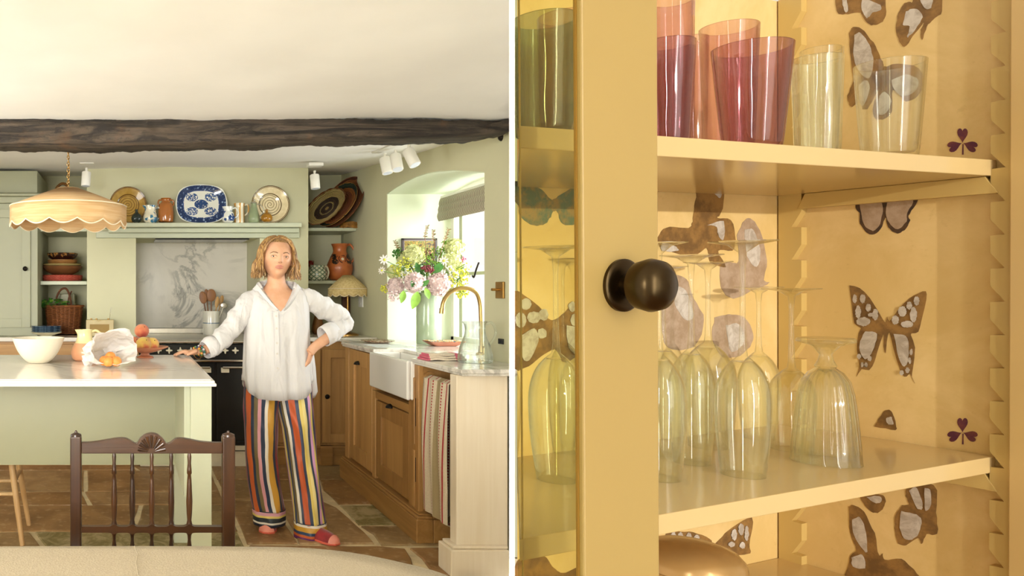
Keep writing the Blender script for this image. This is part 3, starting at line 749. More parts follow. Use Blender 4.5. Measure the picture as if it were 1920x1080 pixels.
def jug(px, pbase, Y, prof_px, mat_, lab, handle=None, spout=None, name='jug', zb=None, hmat=None, cat='jug', seg=32, flute=None):
    """prof_px: list of (half width px, height above base px)"""
    k = Y/FP; base = V((at(px, 0, Y).x, Y, zb)); root = thing(name, base, lab, cat)
    pr_ = [(r*k, h*k) for r, h in prof_px]; P = []
    P = smooth_path([(r, 0, h) for r, h in pr_], 4); pr_ = [(p.x, p.z) for p in P]
    th = max(.003, 1.0*k); inn = [(max(.0005, r-th), h) for r, h in reversed(pr_) if h > th*2]
    def sp(a, z):
        f = flute(a, z) if flute else 1
        if spout and z > pr_[-1][1]*.8:
            d = math.cos(a-spout[0]); 
            if d > .6: f += spout[1]*((d-.6)/.4)**2*((z/pr_[-1][1]-.8)/.2)
        return f
    body = [(.0001, 0)]+pr_+inn+[(.0001, th*2)]
    obj('body', g_lathe(body, base, seg, sp if (spout or flute) else None), mat_, root, smooth=True, sharp=60)
    if handle:
        side, zt_, zb2, out, rr_ = handle
        rt = ip(sorted([(z, r) for r, z in pr_]), zt_*k); rb = ip(sorted([(z, r) for r, z in pr_]), zb2*k)
        pts = [base+V((side*(rt-.002), 0, zt_*k)), base+V((side*(rt+out*k*.75), 0, zt_*k+1.5*k)), base+V((side*(max(rt, rb)+out*k), 0, (zt_*.6+zb2*.4)*k)), base+V((side*(rb+out*k*.55), 0, (zb2+ (zt_-zb2)*.15)*k)), base+V((side*(rb-.002), 0, zb2*k))]
        obj('handle', ptube(pts, rr_*k, 6, 8), hmat or mat_, root, smooth=True)
    return root
mm = motif_mat('blue_flower_jug', 'e4ddc4', '3c7898', 32, .50)
jug(256, 0, 5.82, [(4,0),(8.5,3),(10,9),(8,15),(3.5,19),(2.6,23),(3.2,25)], cer('dark_teal_glaze', '26302b', .1), 'small round dark bottle beside brown plate on mantel', name='bottle_vase', zb=zM, cat='vase')
jug(282, 0, 5.84, [(9,0),(13,5),(13.5,12),(11,20),(10.5,26),(11.5,33)], mm, 'white jug painted with blue flowers, left half of the mantel shelf', (1, 27, 7, 8, 1.6), (PI, .35), zb=zM)
s = Sh('brown_slip_jar'); x, y, z = s.xyz(); n = s.noise(20, 4); s.col(s.mix((z*(1/.03)+n).step(.6, 1.2), '3c2412', 'a5642c')).set(rough=.12, coat=.5)
r_ = jug(311, 0, 5.86, [(10,0),(13.5,3),(14.5,14),(14,28),(12,36),(8.5,40),(8,44),(10,47)], s.m, 'brown glazed two-handled jar left of the platter', None, zb=zM, name='two_handled_jar', cat='jar')
kk = 5.86/FP; b0 = V((at(311,0,5.86).x, 5.86, zM))
for sd in (-1, 1): obj('handle', ptube([b0+V((sd*8*kk,0,44*kk)), b0+V((sd*13*kk,0,43*kk)), b0+V((sd*14.5*kk,0,38*kk)), b0+V((sd*13.5*kk,0,33*kk))], 1.6*kk, 5), s.m, r_, smooth=True)
mb = motif_mat('blue_willow_jug', 'dfe0d6', '20427c', 45, .44, .012, .09)
jug(428, 0, 5.80, [(7,0),(11,4),(12,10),(10,17),(8,22),(9,30)], mb, 'small blue and white jug right of the platter', (1, 26, 9, 7, 1.3), (PI, .3), zb=zM)
s = Sh('striped_cream_jug'); x, y, z = s.xyz(); f = (x*(1/.036)+.25).frac().lt(.38); s.col(s.mix(f, 'e3dcc2', 'cf9c50')).set(rough=.2, coat=.3)
jug(449, 0, 5.84, [(9,0),(9.5,4),(9,18),(8.5,30),(10,37)], s.m, 'tall cream jug with ochre stripes beside blue and white jug', (1, 33, 14, 8, 1.5), (PI, .2), zb=zM)
sage_g = cer('sage_glaze', '8b9874', .3)
r_ = jug(476, 0, 5.80, [(9,0),(11,6),(10,14),(7,24),(5,32),(5,36)], sage_g, 'pale green textured jug with pewter lid on mantel shelf', (1, 33, 12, 8, .9), zb=zM, hmat=steel)
b0 = V((at(476,0,5.80).x, 5.80, zM)); kk = 5.8/FP
obj('lid', g_join(g_lathe([(.0001, 36*kk), (6*kk, 36*kk), (5.5*kk, 38.5*kk), (.0001, 40*kk)], b0, 20), g_sph(b0+V((1*kk,0,42*kk)), 2*kk, seg=10, rg=6)), steel, r_, smooth=True)
jug(500, 0, 5.76, [(5,0),(9.5,3),(10.5,9),(8,14.5),(2.8,18),(2.2,23),(2.6,24)], cer('ochre_glaze', '9c6c20', .12), 'small ochre gourd-shaped bottle in front of the cream plate', name='gourd_vase', zb=zM, cat='vase')
# ================================================================== LEFT ALCOVE
def coil(name, par, c, prof, mat_, seg=40, amp=.0): return obj(name, g_lathe(prof, c, seg), mat_, par, smooth=True)
wick = wood('wicker_brown', '5c3016', '9a5c2c', 2, .6, 3.0, .6)
s = Sh('woven_basket_brown'); x, y, z = s.xyz(); ang = y.atan2(x)*9; ww = (ang+(z*90).sin()*.0).sin()*((z*520).sin())
s.col(s.mix(ww.step(-.5, .5), '54290f', 'a0602f')).set(rough=.55); s.bump(ww, .8, .006); woven = s.m
s = Sh('red_woven_mat'); x, y, z = s.xyz(); n = s.noise(50, 3); ww = ((x*240).sin()*(z*700).sin()); s.col(s.mix((ww+n).step(.2, 1.1), 'a3241c', 'd4735a')).set(rough=.7); s.bump(ww, .5, .004); redw = s.m
Ys = 6.28; k = Ys/FP
cx_ = at(117, 0, Ys).x
zz_ = zL2
def stack(name, lab, cat, prof, mat_, z, dx=0, seg=40, flute=None):
    c = V((cx_+dx*k, Ys, z)); r = thing(name, c, lab, cat); o = obj('body', g_lathe([(a*k, b*k) for a, b in prof], c, seg, flute), mat_, r, smooth=True, sharp=60); return r
stack('woven_tray', 'red woven tray at the bottom of the stack in the left alcove', 'tray', [(.01,0),(33,0),(37,2),(38,11),(36,12),(34,4),(.01,3)], redw, zz_)
stack('wide_bowl', 'wide brown earthenware bowl with cream rim above red tray', 'bowl', [(.01,0),(16,0),(30,7),(37,15),(38,17),(36,17),(28,9),(.01,3)], cer('brown_earthenware', '7a4e2c', .4), zz_+11.5*k)
stack('slip_plate', 'cream slip plate between brown bowl and basket bowl', 'plate', [(.01,0),(22,0),(35,3),(36,5),(33,5),(.01,2)], cer('cream_slip', 'b5a065', .4), zz_+27.5*k)
stack('ribbed_bowl', 'tan ribbed bowl under dark patterned bowl in left alcove', 'bowl', [(.01,0),(20,0),(27,3),(28,9),(26,9),(.01,3)], cer('tan_slip', '9a6c3a', .4), zz_+31.5*k)
s = Sh('dark_patterned_bowl'); x, y, z = s.xyz(); n = ((y.atan2(x)*8).sin()*.012+z).gt(.035)*1.0; nn = s.noise(40, 2); s.col(s.mix((n*nn.step(.45, .6)), '341812', 'a5733a')).set(rough=.12, coat=.5)
stack('patterned_bowl', 'dark glossy bowl with zigzag rim on top of the alcove stack', 'bowl', [(.01,0),(16,0),(26,6),(29,13),(28,14),(24,8),(.01,3)], s.m, zz_+39*k, flute=lambda a, z: 1+.02*math.cos(a*9))
# basket with handle and herbs
Yb = 6.2; k = Yb/FP; bc = V((at(120, 0, Yb).x, Yb, .976))
bk = thing('wicker_basket', bc, 'dark wicker basket with arched handle holding leafy herbs', 'basket')
obj('body', g_lathe([(.001, 0), (30*k, 0), (36*k, 48*k), (37.5*k, 52*k), (35*k, 52*k), (29*k, 4*k), (.001, 4*k)], bc, 48, sy=.6), woven, bk, smooth=True)
obj('rim', g_tube([bc+V((37*k*math.cos(a), 37*k*.6*math.sin(a), 52*k)) for a in [2*PI*j/32 for j in range(33)]], 1.8*k, 8), wick, bk, smooth=True)
hp = [bc+V((x*k, 0, h*k)) for x, h in ((-12, 52), (-14, 66), (-8, 80), (0, 85), (6, 82), (11, 70), (14, 52))]
obj('handle', ptube(hp, 2.0*k, 5, 8), wick, bk, smooth=True)
obj('handle', ptube([bc+V((x*k, .02, h*k)) for x, h in ((6, 52), (9, 68), (14, 80), (8, 66), (20, 52))][:4], 1.4*k, 5, 8), wick, bk, smooth=True)
tag(obj('small_storage_tin', g_box(bc.x-16*k, bc.x+18*k, Yb+.12, Yb+.2, .98, .98+74*k), cer('olive_tin', '7e7a40', .4), bevel=.004), 'small olive box standing behind the wicker basket', 'box')
leafm = M('herb_leaf', '3f7a26', .5, var=.3, scale=20); leaf2 = M('light_leaf', '84ad3c', .5, var=.2, scale=20)
def leaf_geo(p, d, up, L, W, curl=.25, n=5):
    d = V(d).normalized(); side = d.cross(V(up)).normalized(); nrm = side.cross(d).normalized(); rows_ = []
    for i in range(n+1):
        t = i/n; w_ = W*math.sin(PI*min(1, t*.96+.02))**.8*(1-.25*t); c = p+d*L*t-nrm*curl*L*t*t
        rows_.append([c-side*w_+nrm*w_*.25, c, c+side*w_+nrm*w_*.25])
    return g_rings(rows_, False, False, False)
herb = thing('leafy_herbs', bc+V((-20*k, -.02, 50*k)), 'bunch of fresh green leafy herbs spilling from the wicker basket', 'herbs')
R2 = random.Random(11)
for i in range(70):
    a = R2.uniform(0, 2*PI); r = R2.uniform(.01, .105); p = herb.location+V((r*math.cos(a)+.0, r*math.sin(a)*.55-.02, R2.uniform(-.015, .06)*(1-r*4)+.01))
    obj('leaf', leaf_geo(p, (math.cos(a), math.sin(a)*.6-.4, R2.uniform(-.3, .5)), (0, -.4, 1), R2.uniform(.03, .055), R2.uniform(.012, .02)), leafm if R2.random() < .75 else leaf2, herb, smooth=True)
# basket on the top shelf of the left alcove
Yq = 6.25; k = Yq/FP; c0 = V((at(118, 0, Yq).x, Yq, at(0, 428, 6.02).z))
hb = thing('hooped_basket', c0, 'woven basket whose hooped top shows above the pendant lamp', 'basket')
obj('body', g_lathe([(.001, 0), (26*k, 0), (33*k, 30*k), (31*k, 30*k), (24*k, 3*k), (.001, 3*k)], c0, 32, sy=.6), woven, hb, smooth=True)
obj('hoop', ptube([c0+V((x*k, 0, h*k)) for x, h in ((-28, 28), (-22, 58), (-10, 82), (2, 88), (10, 76), (12, 30))], 4.5*k, 6, 8, .6), M('straw_braid', '8a5c28', .7, var=.3, scale=60), hb, smooth=True)
# saucer stack, radio
k = 5.8/FP; c0 = V((at(87, 0, 5.8).x, 5.80, .975))
blue_m = motif_mat('blue_rim_plate', '5c7385', '2c4258', 60, .5)
bl = thing('footed_bowl', c0, 'pale footed bowl under the blue plates beside the tall cabinet', 'bowl')
obj('body', g_lathe([(.001, 0), (10*k, 0), (11*k, 2*k), (28*k, 7.5*k), (29*k, 9*k), (.001, 9*k)], c0, 40), cer('pale_bowl', 'd2c9a8', .3), bl, smooth=True)
lb = ['lowest', 'second', 'third', 'topmost']
for q in range(4):
    c1 = c0+V((0, 0, (9+q*3)*k+.0005)); b_ = thing('blue_plate', c1, lb[q]+' blue plate of the stack on the footed bowl', 'plate', 'blue plates on the footed bowl')
    obj('body', g_lathe([(.001, 0), (26*k, 0), (28.5*k, 1.8*k), (29*k, 2.7*k), (.001, 2.7*k)], c1, 40), blue_m, b_, smooth=True)
rd0, rd1 = at(161, 628, 5.78), at(213, 598, 5.78); rz = .976
rad_ = thing('retro_radio', ((rd0.x+rd1.x)/2, 5.85, rz), 'small cream retro radio with amber front on the worktop', 'radio')
cr_ = cer('radio_cream', 'cbb98a', .5)
obj('case', g_box(rd0.x, rd1.x, 5.80, 5.90, rz+.004, rz+.13), cr_, rad_, bevel=.006)
obj('grille', g_box(rd0.x+.03, rd1.x-.035, 5.797, 5.80, rz+.03, rz+.095), M('amber_grille', '97762c', .5), rad_, bevel=.002)
obj('logo_script', ptube([at(181, 602.5, 5.798), at(183, 601, 5.798), at(185, 603, 5.798), at(187, 601, 5.798), at(190, 602, 5.798)], .0012, 3, 5), M('logo_gold', 'b08a3c', .3, .6), rad_)
obj('dial', g_cyl(at(212, 608, 5.85)+V((-.004,0,0)), at(213.5, 608, 5.85), .012), brass, rad_)
obj('aerial', g_tube([V((at(205,0,5.86).x, 5.86, rz+.12)), at(208, 576, 5.86)], .0018, 6), chrome, rad_)
for q in (171, 181, 203): obj('button', g_cyl(V((at(q,0,5.85).x, 5.85, rz+.13)), V((at(q,0,5.85).x, 5.85, rz+.139)), .008, 12), brass, rad_)
for q in (rd0.x+.01, rd1.x-.01): obj('foot', g_cyl(V((q, 5.84, rz)), V((q, 5.84, rz+.006)), .006, 10), dark_metal, rad_)
# utensil crock on the hob and tools
Yc = 6.3; k = Yc/FP; c0 = V((at(396, 0, Yc).x, Yc, .9625))
s = Sh('banded_crock'); x, y, z = s.xyz(); s.col(s.mix((z-22*k).abs().lt(.0035), 'd9d4c4', '5c7186')).set(rough=.2, coat=.3)
ck = thing('utensil_crock', c0, 'cream stoneware crock with thin blue band holding wooden utensils', 'crock')
obj('body', g_lathe([(.001, 0), (15*k, 0), (15.5*k, 2*k), (15.5*k, 43*k), (15*k, 44.5*k), (13.8*k, 44*k), (13.8*k, 4*k), (.001, 4*k)], c0, 40), s.m, ck, smooth=True)
wsp = wood('utensil_wood', '5d3519', '93602f', 2, .5, 2)
def spoon(x0, x1, h, head, lab, mt, nm='wooden_spoon', dy=0):
    r = thing(nm, c0+V((x0*k, dy, 10*k)), lab, 'utensil')
    a = c0+V((x0*k, dy, 6*k)); b = c0+V((x1*k, dy, h*k)); obj('handle', g_tube([a, b], [.006, .005], 8), mt, r, smooth=True)
    d = (b-a).normalized(); cc = b+d*head[1]*k*.8
    g = g_sph((0,0,0), head[0]*k, .005, head[1]*k, 14, 8); q = d.to_track_quat('Z', 'Y').to_matrix().to_4x4(); q = Matrix.Translation(cc) @ Matrix.Rotation(math.atan2(d.x, d.z), 4, 'Y')
    obj('head', g_xf(g, q), mt, r, smooth=True)
tan_w = wood('pale_utensil_wood', '9a7038', 'c49a5a', 2, .5, 2)
spoon(-4, -14, 60, (7, 12), 'dark wooden spatula leaning left in the crock', wsp, dy=-.02)
spoon(-2, -7, 64, (5, 12), 'narrow dark wooden spoon left of the round one', wsp, dy=.03)
spoon(0, 0, 64, (9, 12), 'round-headed dark wooden spoon upright in the crock', wsp, dy=.0)
spoon(3, 9, 52, (4, 11), 'pale wooden fork leaning a little right in crock', tan_w, dy=-.03)
spoon(5, 18, 58, (4, 9), 'pale split-end wooden utensil leaning right in crock', tan_w, dy=.02)
spoon(6, 22, 50, (7, 6), 'metal ladle leaning furthest right out of the crock', steel, 'ladle', dy=-.01)
c1 = at(430, 587, 6.3); c1.z = .963; pm = thing('pepper_mill', c1, 'dark turned pepper mill behind the woman\'s raised sleeve', 'mill')
obj('body', g_lathe([(.001,0),(.022,0),(.024,.02),(.016,.06),(.02,.10),(.022,.115),(.016,.122),(.001,.122)], c1, 20), M('dark_mill_wood', '2d1c14', .3), pm, smooth=True)
obj('head', g_sph(c1+V((0,0,.14)), .022, .022, .02), M('dark_mill_wood_b', '2d1c14', .3), pm, smooth=True)
# ================================================================== RIGHT ALCOVE
s = Sh('woven_tray_bands'); x, y, z = s.xyz('UV') if False else s.xyz()
def tray(px, py, ra, rb_, ang, Y, cols, lab, thick=.02, scal=0, tilt=.5):
    """round woven tray seen obliquely: real disc turned about its upright and leant"""
    k = Y/FP; R = ra*k; c = at(px, py, Y); root = thing('woven_tray', c, lab, 'tray', None)
    n_yaw = math.acos(min(1, rb_/ra))
    s = Sh('woven_'+lab.split()[0]+'_'+str(px)); x, y, z = s.xyz(); rr_ = s.xyz()
    r = ((x*x+y*y+z*z).sqrt())*(1/R); nn = s.noise(26, 3)
    s.col(s.ramp(r*.94+nn*.1-.05, cols, 'CONSTANT')).set(rough=.75); rib = (r*95).sin(); s.bump(rib, .9, .006)
    # disc in local XY, tilt so the visible short axis is perpendicular to ang
    m = Matrix.Translation(c) @ Matrix.Rotation(PI/2-ang, 4, 'Y') @ Matrix.Rotation(-n_yaw, 4, 'Z') @ Matrix.Rotation(PI/2, 4, 'X')
    fl_ = (lambda a, z: 1+scal*abs(math.sin(a*scaln/2))) if scal else None
    prof = [(.0001, 0), (R*.5, .004), (R*.85, .012), (R, .030), (R*1.0, .034), (R*.95, .028), (R*.84, .006), (R*.5, -.003), (.0001, -.006)]
    m2 = m.copy(); mi = m2 @ Matrix.Identity(4)
    obj('tray_body', g_xf(g_lathe(prof, seg=72, flute=fl_), m), s.m, root, smooth=True)
    return root
scaln = 16
tray(646, 382, 54, 20, math.radians(61), 6.22, [(0, '8a5428'), (.3, '3c2616'), (.42, '7a4622'), (.7, '935a2a'), (.86, '5c3016'), (.93, '8a4a20')], 'largest dark brown woven tray at the back of the right alcove')
tray(636, 387, 48, 18, math.radians(57), 6.15, [(0, '9a5c28'), (.35, '8a4a22'), (.62, 'a8642c'), (.78, '2e3a26'), (.93, 'b08038')], 'middle woven tray with orange and dark green bands')
tray(613, 391, 43, 19, math.radians(50), 6.10, [(0, 'a08048'), (.1, '3a2410'), (.28, '8f7a4a'), (.34, '3a2410'), (.58, 'b0985c'), (.92, '7a4a20')], 'foremost woven tray with cream petals round a dark centre', scal=.05)
k = 6.2/FP; c0 = at(656, 427, 6.24); c0.z = zR1
tb3 = thing('twig_basket', c0, 'flat golden twig basket at the right end of the upper shelf', 'basket')
R3 = random.Random(5); gs = []
for i in range(40):
    ph = R3.uniform(0, PI); rr_ = R3.uniform(.75, 1.0); zz0 = R3.uniform(.004, .045)
    gs.append(g_tube([c0+V((.085*rr_*math.cos(a), .07*rr_*math.sin(a), zz0+.008*math.sin(3*a+ph))) for a in [2*PI*j/18 for j in range(19)]], .0026, 5))
obj('twigs', g_join(*gs), M('golden_twig', '9a6a28', .6, var=.35, scale=50), tb3, smooth=True)['kind'] = 'stuff'
# terracotta jug with a painted band
s = Sh('painted_terracotta'); x, y, z = s.xyz(); k = 6.3/FP
n = s.noise(14, 3); base = s.mix(n.step(.3, .7), 'a8582a', 'bd6c38')
dx = (x.abs()-.058); dz = z-40*k
bl1 = ((dx**2+((dz-.02)**2)).sqrt().lt(.023)).max((dx**2+((dz+.022)**2)).sqrt().lt(.023))*y.lt(0)
wh = ((x**2+dz**2).sqrt()).lt(.012)*y.lt(0); arc = ((x**2+dz**2).sqrt()-.03).abs().lt(.005)*y.lt(0)
c = s.mix(bl1*s.noise(60, 2).gt(.42), base, '231a14'); c = s.mix(arc*s.noise(50).gt(.45), c, '5a2a18'); c = s.mix(wh, c, 'dcd0b4'); s.col(c).set(rough=.35, coat=.2)
jug(637, 0, 6.3, [(14,0),(20,6),(23.5,20),(23,30),(17,45),(12.5,54),(13,62),(16,69)], s.m, 'large terracotta jug with painted flowers on the right alcove shelf', (1, 66, 34, 7, 2), zb=zR2, seg=48)
s = Sh('diamond_pot'); x, y, z = s.xyz(); a = y.atan2(x)*(5/PI); v_ = (z*(1/.034)); d1 = ((a+v_).frac()-.5).abs(); d2 = ((a-v_).frac()-.5).abs()
ln = d1.lt(.07).max(d2.lt(.07)); dmd = (d1.gt(.28)*d2.gt(.28)); c = s.mix(ln, 'a9b39a', '2f4b3a'); c = s.mix(dmd, c, 'dcd5c0'); s.col(c).set(rough=.25, coat=.3)
jug(595, 0, 6.22, [(13,0),(17,5),(17.5,16),(13,26),(14,29)], s.m, 'green and cream diamond-patterned pot with handle, right alcove', (1, 25, 3, 5, 1.8), zb=zR2, hmat=cer('cream_handle', 'cfc6a8', .3), name='patterned_pot', cat='pot')
jug(583, 0, 6.42, [(5,0),(6,10),(4,20),(5,32),(6,38)], motif_mat('red_patterned_vase', 'a88a74', '7a2018', 60, .45), 'slim red patterned vase behind the diamond pot', name='slim_vase', zb=zR2, cat='vase')
# wooden sculptures / boards behind the lamp on the worktop
c0 = at(668, 560, 6.35); c0.z = .9755
bd = wood('dark_carved_wood', '3c1e12', '6e3c1e', 2, .5, 1.5)
P_b = [(655, 520), (672, 508), (690, 520), (692, 545), (686, 600), (676, 628), (660, 629), (664, 580)]
P_b = [(642, 550), (652, 512), (668, 505), (676, 530), (674, 580), (668, 630), (648, 630), (642, 600)]
b_ = thing('carved_wooden_trough', c0, 'dark carved wooden trough standing upright behind the brass lamp', 'trough')
obj('board', g_poly([at(x, min(y, 623), 6.38) for x, y in P_b], (0, .03, 0)), bd, b_, bevel=.006)
obj('rim', g_tube([at(672, 520, 6.36), at(676, 560, 6.36), at(670, 600, 6.36), at(664, 622, 6.36)], .012, 8), wood('worn_wood', '7a4422', 'a0683a', 2), b_, smooth=True)
c0 = at(598, 628, 6.2); c0.z = .9755
jug(596, 0, 6.2, [(8,0),(11,6),(10,18),(7,30),(6,36)], wood('turned_wood', '5a3216', '94602e', 2, .4), 'turned wooden vessel seen under the woman\'s bent arm', name='wooden_vessel', zb=.9755, cat='vase')
jug(609, 0, 6.35, [(6,0),(9,5),(9.5,16),(6,24),(7,27)], cer('celadon_small', 'a5a584', .3), 'small pale ceramic jar seen under the bent arm', name='ceramic_jar', zb=.9755, cat='jar')
o = at(677, 566, 6.35); sk_ = thing('wall_socket', (XW-.004, 6.3, 1.2), 'white plastic double socket on the right wall behind the lamp', 'socket')
obj('plate', g_box(XW-.012, XW-.0005, 6.02, 6.12, at(0, 576, 6.05).z, at(0, 556, 6.05).z), white_paint, sk_, bevel=.003)
obj('switch', g_box(XW-.015, XW-.012, 6.05, 6.09, 1.215, 1.235), white_paint, sk_)
o_ = thing('wall_light_bracket', (XW-.01, 3.78, 1.5), 'small brass wall light bracket at the far right edge', 'bracket')
pA = at(948, 543, 3.8); obj('plate', g_box(XW-.012, XW-.0005, 3.76, 3.84, pA.z-.045, pA.z+.04), brass, o_, bevel=.003)
obj('arm', g_cyl(V((XW-.01, 3.8, pA.z)), V((XW-.05, 3.8, pA.z)), .007, 12), brass, o_, smooth=True)
o_ = thing('black_wall_switch', (XW-.01, 3.85, 1.1), 'small black switch on the right wall near the worktop', 'switch')
pA = at(948, 640, 3.8); obj('plate', g_box(XW-.008, XW-.0005, 3.77, 3.82, pA.z-.014, pA.z+.014), black_enamel, o_, bevel=.002); obj('toggle', g_box(XW-.014, XW-.008, 3.79, 3.80, pA.z-.006, pA.z+.006), black_enamel, o_)
o_ = thing('black_ceiling_hook', at(940, 258, 3.8), 'round black iron knob on the wall at the end of the beam', 'hook')
pA = at(942, 257, 3.8); obj('ball', g_sph(pA, .022), dark_metal, o_, smooth=True); obj('stem', g_cyl(pA, V((XW, pA.y, pA.z)), .008), dark_metal, o_, smooth=True)
# ================================================================== SINK SIDE: tap, dishes, vase, jug, cloth
YTp = 4.55
tp = thing('swan_neck_tap', at(902, 655, 4.2), 'brass swan-neck kitchen tap arching over the sink', 'tap')
pts = [at(903, 652, 4.25), at(902, 600, 4.25), at(900, 568, 4.25), at(893, 549, 4.25), at(878, 541, 4.25), at(860, 541, 4.25), at(843, 549, 4.25), at(832, 565, 4.25), at(828, 585, 4.25)]
pts[0].z = .966
br_ = M('pale_brass', 'c0a068', .28, .85, .05)
obj('spout', ptube(pts, .0115, 6, 14), br_, tp, smooth=True)
obj('nozzle', g_tube([at(829, 578, 4.25), at(828, 588, 4.25)], .0145, 14), br_, tp, smooth=True)
obj('base', g_lathe([(.001, 0), (.03, 0), (.03, .008), (.018, .014), (.016, .05), (.001, .05)], V((pts[0].x, pts[0].y, .9655)), 24), br_, tp, smooth=True)
obj('lever', g_cyl(V((pts[0].x, pts[0].y, 1.0)), V((pts[0].x+.01, pts[0].y-.06, 1.03)), .006, 10), br_, tp, smooth=True)
def dish(px, py, Y, W, lab, cols, z=.9655, dz=.02, square=False):
    c = V((at(px, py, Y).x, Y, z)); R = W/2*Y/FP; r = thing('patterned_dish', c, lab, 'dish')
    s = Sh('dish_'+str(px)); vv = s.vor(30, out='Color'); n = s.noise(40, 3); s.col(s.ramp(n, cols, 'CONSTANT')).set(rough=.2, coat=.3)
    if square:
        def q(h, z_): return [c+V((h*sx*1.0, h*sy*.7, z_)) for sx, sy in ((-1,-.9),(-.9,-1),(.9,-1),(1,-.9),(1,.9),(.9,1),(-.9,1),(-1,.9))]
        obj('body', g_rings([q(R*.55, 0), q(R*.6, .002), q(R*.98, dz), q(R, dz+.002), q(R*.94, dz+.001), q(R*.58, .007)]), [s.m], r, smooth=True, sharp=30)
        obj('outer_glaze', g_rings([q(R*.56, -.0), q(R*.61, .0015), q(R*.99, dz-.003)], True, False), cer('pink_outer', 'c98a72', .35), r)
    else:
        obj('body', g_lathe([(.001, 0), (R*.6, 0), (R*.7, .004), (R*.98, dz*.8), (R, dz), (R*.96, dz), (R*.68, .008), (.001, .006)], c, 44, lambda a, z: 1+.02*math.cos(a*10)), s.m, r, smooth=True)
dish(708, 637, 5.25, 62, 'flat brown and cream patterned plate on the worktop far left of sink', [(0, '7a4a34'), (.42, 'c9b99a'), (.52, '8a5a40'), (.6, 'd8cdb4')], dz=.018)
dish(832, 640, 4.95, 66, 'square pink-backed dish with colourful pattern beside the vase', [(0, '4a7088'), (.38, 'e4d0a0'), (.47, 'd0883c'), (.55, 'e8dcc0'), (.62, '3c6a80')], dz=.032, square=True)
# glass jug
Yj = 3.78; k = Yj/FP; jb = V((at(891, 0, Yj).x, Yj, .9655)); jg = thing('glass_jug', jb, 'clear glass water jug with handle on the near worktop', 'jug')
prf = [(29,0),(30.5,3),(30,14),(26,32),(20,48),(17.5,60),(18.5,72),(21,77)]
prf = [(p.x*k, p.z*k) for p in smooth_path([(a, 0, b) for a, b in prf], 4)]
jgl = glassm('jug_glass', (.97, .99, .98), fac=.10, edge=1.0)
spf = lambda a, z: 1+(.25*max(0, (math.cos(a-PI)-.75)/.25)*(z/(77*k))**8)
obj('body', g_lathe([(.0001, 0)]+prf+[(r-.0022, z) for r, z in reversed(prf[1:])]+[(.0001, .008)], jb, 48, spf), jgl, jg, smooth=True)
obj('handle', ptube([jb+V((x*k, -.005, z*k)) for x, z in ((20, 72), (30, 74), (37, 62), (36, 48), (28, 36), (24, 32))], .0065, 6, 10, .7), jgl, jg, smooth=True)
# folded towel
tw = thing('folded_tea_towel', at(826, 668, 3.95), 'folded cream tea towel with pink stripes beside the glass jug', 'towel')
s = Sh('pink_stripe_cloth'); x, y, z = s.xyz(); f = (x*(1/.16)+.12).frac(); n = s.noise(140, 2); c = s.mix(f.gt(.40)*f.lt(.56), 'e2d3bb', 'd6627c'); s.col(s.mix(n.step(.4, .6)*.2, c, 'c2ac90')).set(rough=.9); s.bump(n, .3, .002); pinkc = s.m
tcx = at(828, 668, 3.93)
for q in range(3):
    zz = .966+q*.011; w0, w1 = .10-.006*q, .085
    P = smooth_path([V((tcx.x-w0, 0, zz+.006)), V((tcx.x-w0*.5, 0, zz+.010)), V((tcx.x, 0, zz+.006)), V((tcx.x+w0*.6, 0, zz+.009)), V((tcx.x+w0, 0, zz+.004))], 4)
    sec = [[V((p.x, y_, p.z-.006)) for y_ in (3.86+.01*q, 3.93, 4.0-.01*q)]+[V((p.x, y_, p.z+.004+.002*math.sin(p.x*40+q))) for y_ in (4.0-.01*q, 3.93, 3.86+.01*q)] for p in P]
    obj('fold', g_rings(sec), pinkc, tw, smooth=True)
# hanging towel on a rail
s = Sh('linen_roller_towel'); x, y, z = s.xyz()
f = y*(1/.30)+.5; stp = lambda a, b: f.gt(a)*f.lt(b); n = s.noise(160, 2)
c = s.mix(stp(.30, .52), 'd8c9ae', 'a8966f'); 
for a in (.12, .24, .60, .86): 
    c = s.mix(stp(a, a+.034)*((z*(420)).sin().gt(-.3) if a in (.24, .60) else 1), c, 'a81c2a')
s.col(s.mix(n.step(.4, .6)*.15, c, '8d7a58')).set(rough=.9); s.bump(n, .3, .002)
xt = 1.60
rt = thing('roller_towel', (xt, 3.80, .86), 'linen roller towel with red stitched stripes on a wooden rail', 'towel')
rows_ = []
for i in range(31):
    t = i/30; z = .868-.69*t
    rows_.append([V((xt-.028-.018*math.sin(t*PI*.9)-.03*max(0, t-.75)+.006*math.sin(y*60+t*3), y+(.0), z-(.03*(3.95-y)/.3*0))) for y in [3.655+.30*j/14 for j in range(15)]])
rows2 = [[V((2*xt-p.x-.0, p.y, p.z)) for p in r] for r in rows_]
loop = rows_[::-1]+[[V((xt, r.y, .884)) for r in rows_[0]]]+rows2
bot = [V((xt, p.y, p.z-.02)) for p in rows_[-1]]
g = g_rings([bot]+loop+[bot], False, False, False)
o = obj('cloth', g, s.m, rt, smooth=True); m = o.modifiers.new('t', 'SOLIDIFY'); m.thickness = .003
rl = thing('towel_rail', (xt, 3.8, .866), 'round oak rail under the worktop holding the roller towel', 'rail')
obj('rail', g_cyl(V((xt, 3.565, .866)), V((xt, 3.979, .866)), .0135, 16), oak_h, rl, smooth=True)
obj('end_boss', g_cyl(V((xt, 3.955, .866)), V((xt, 3.979, .866)), .032, 20), oak_h, rl, smooth=True)
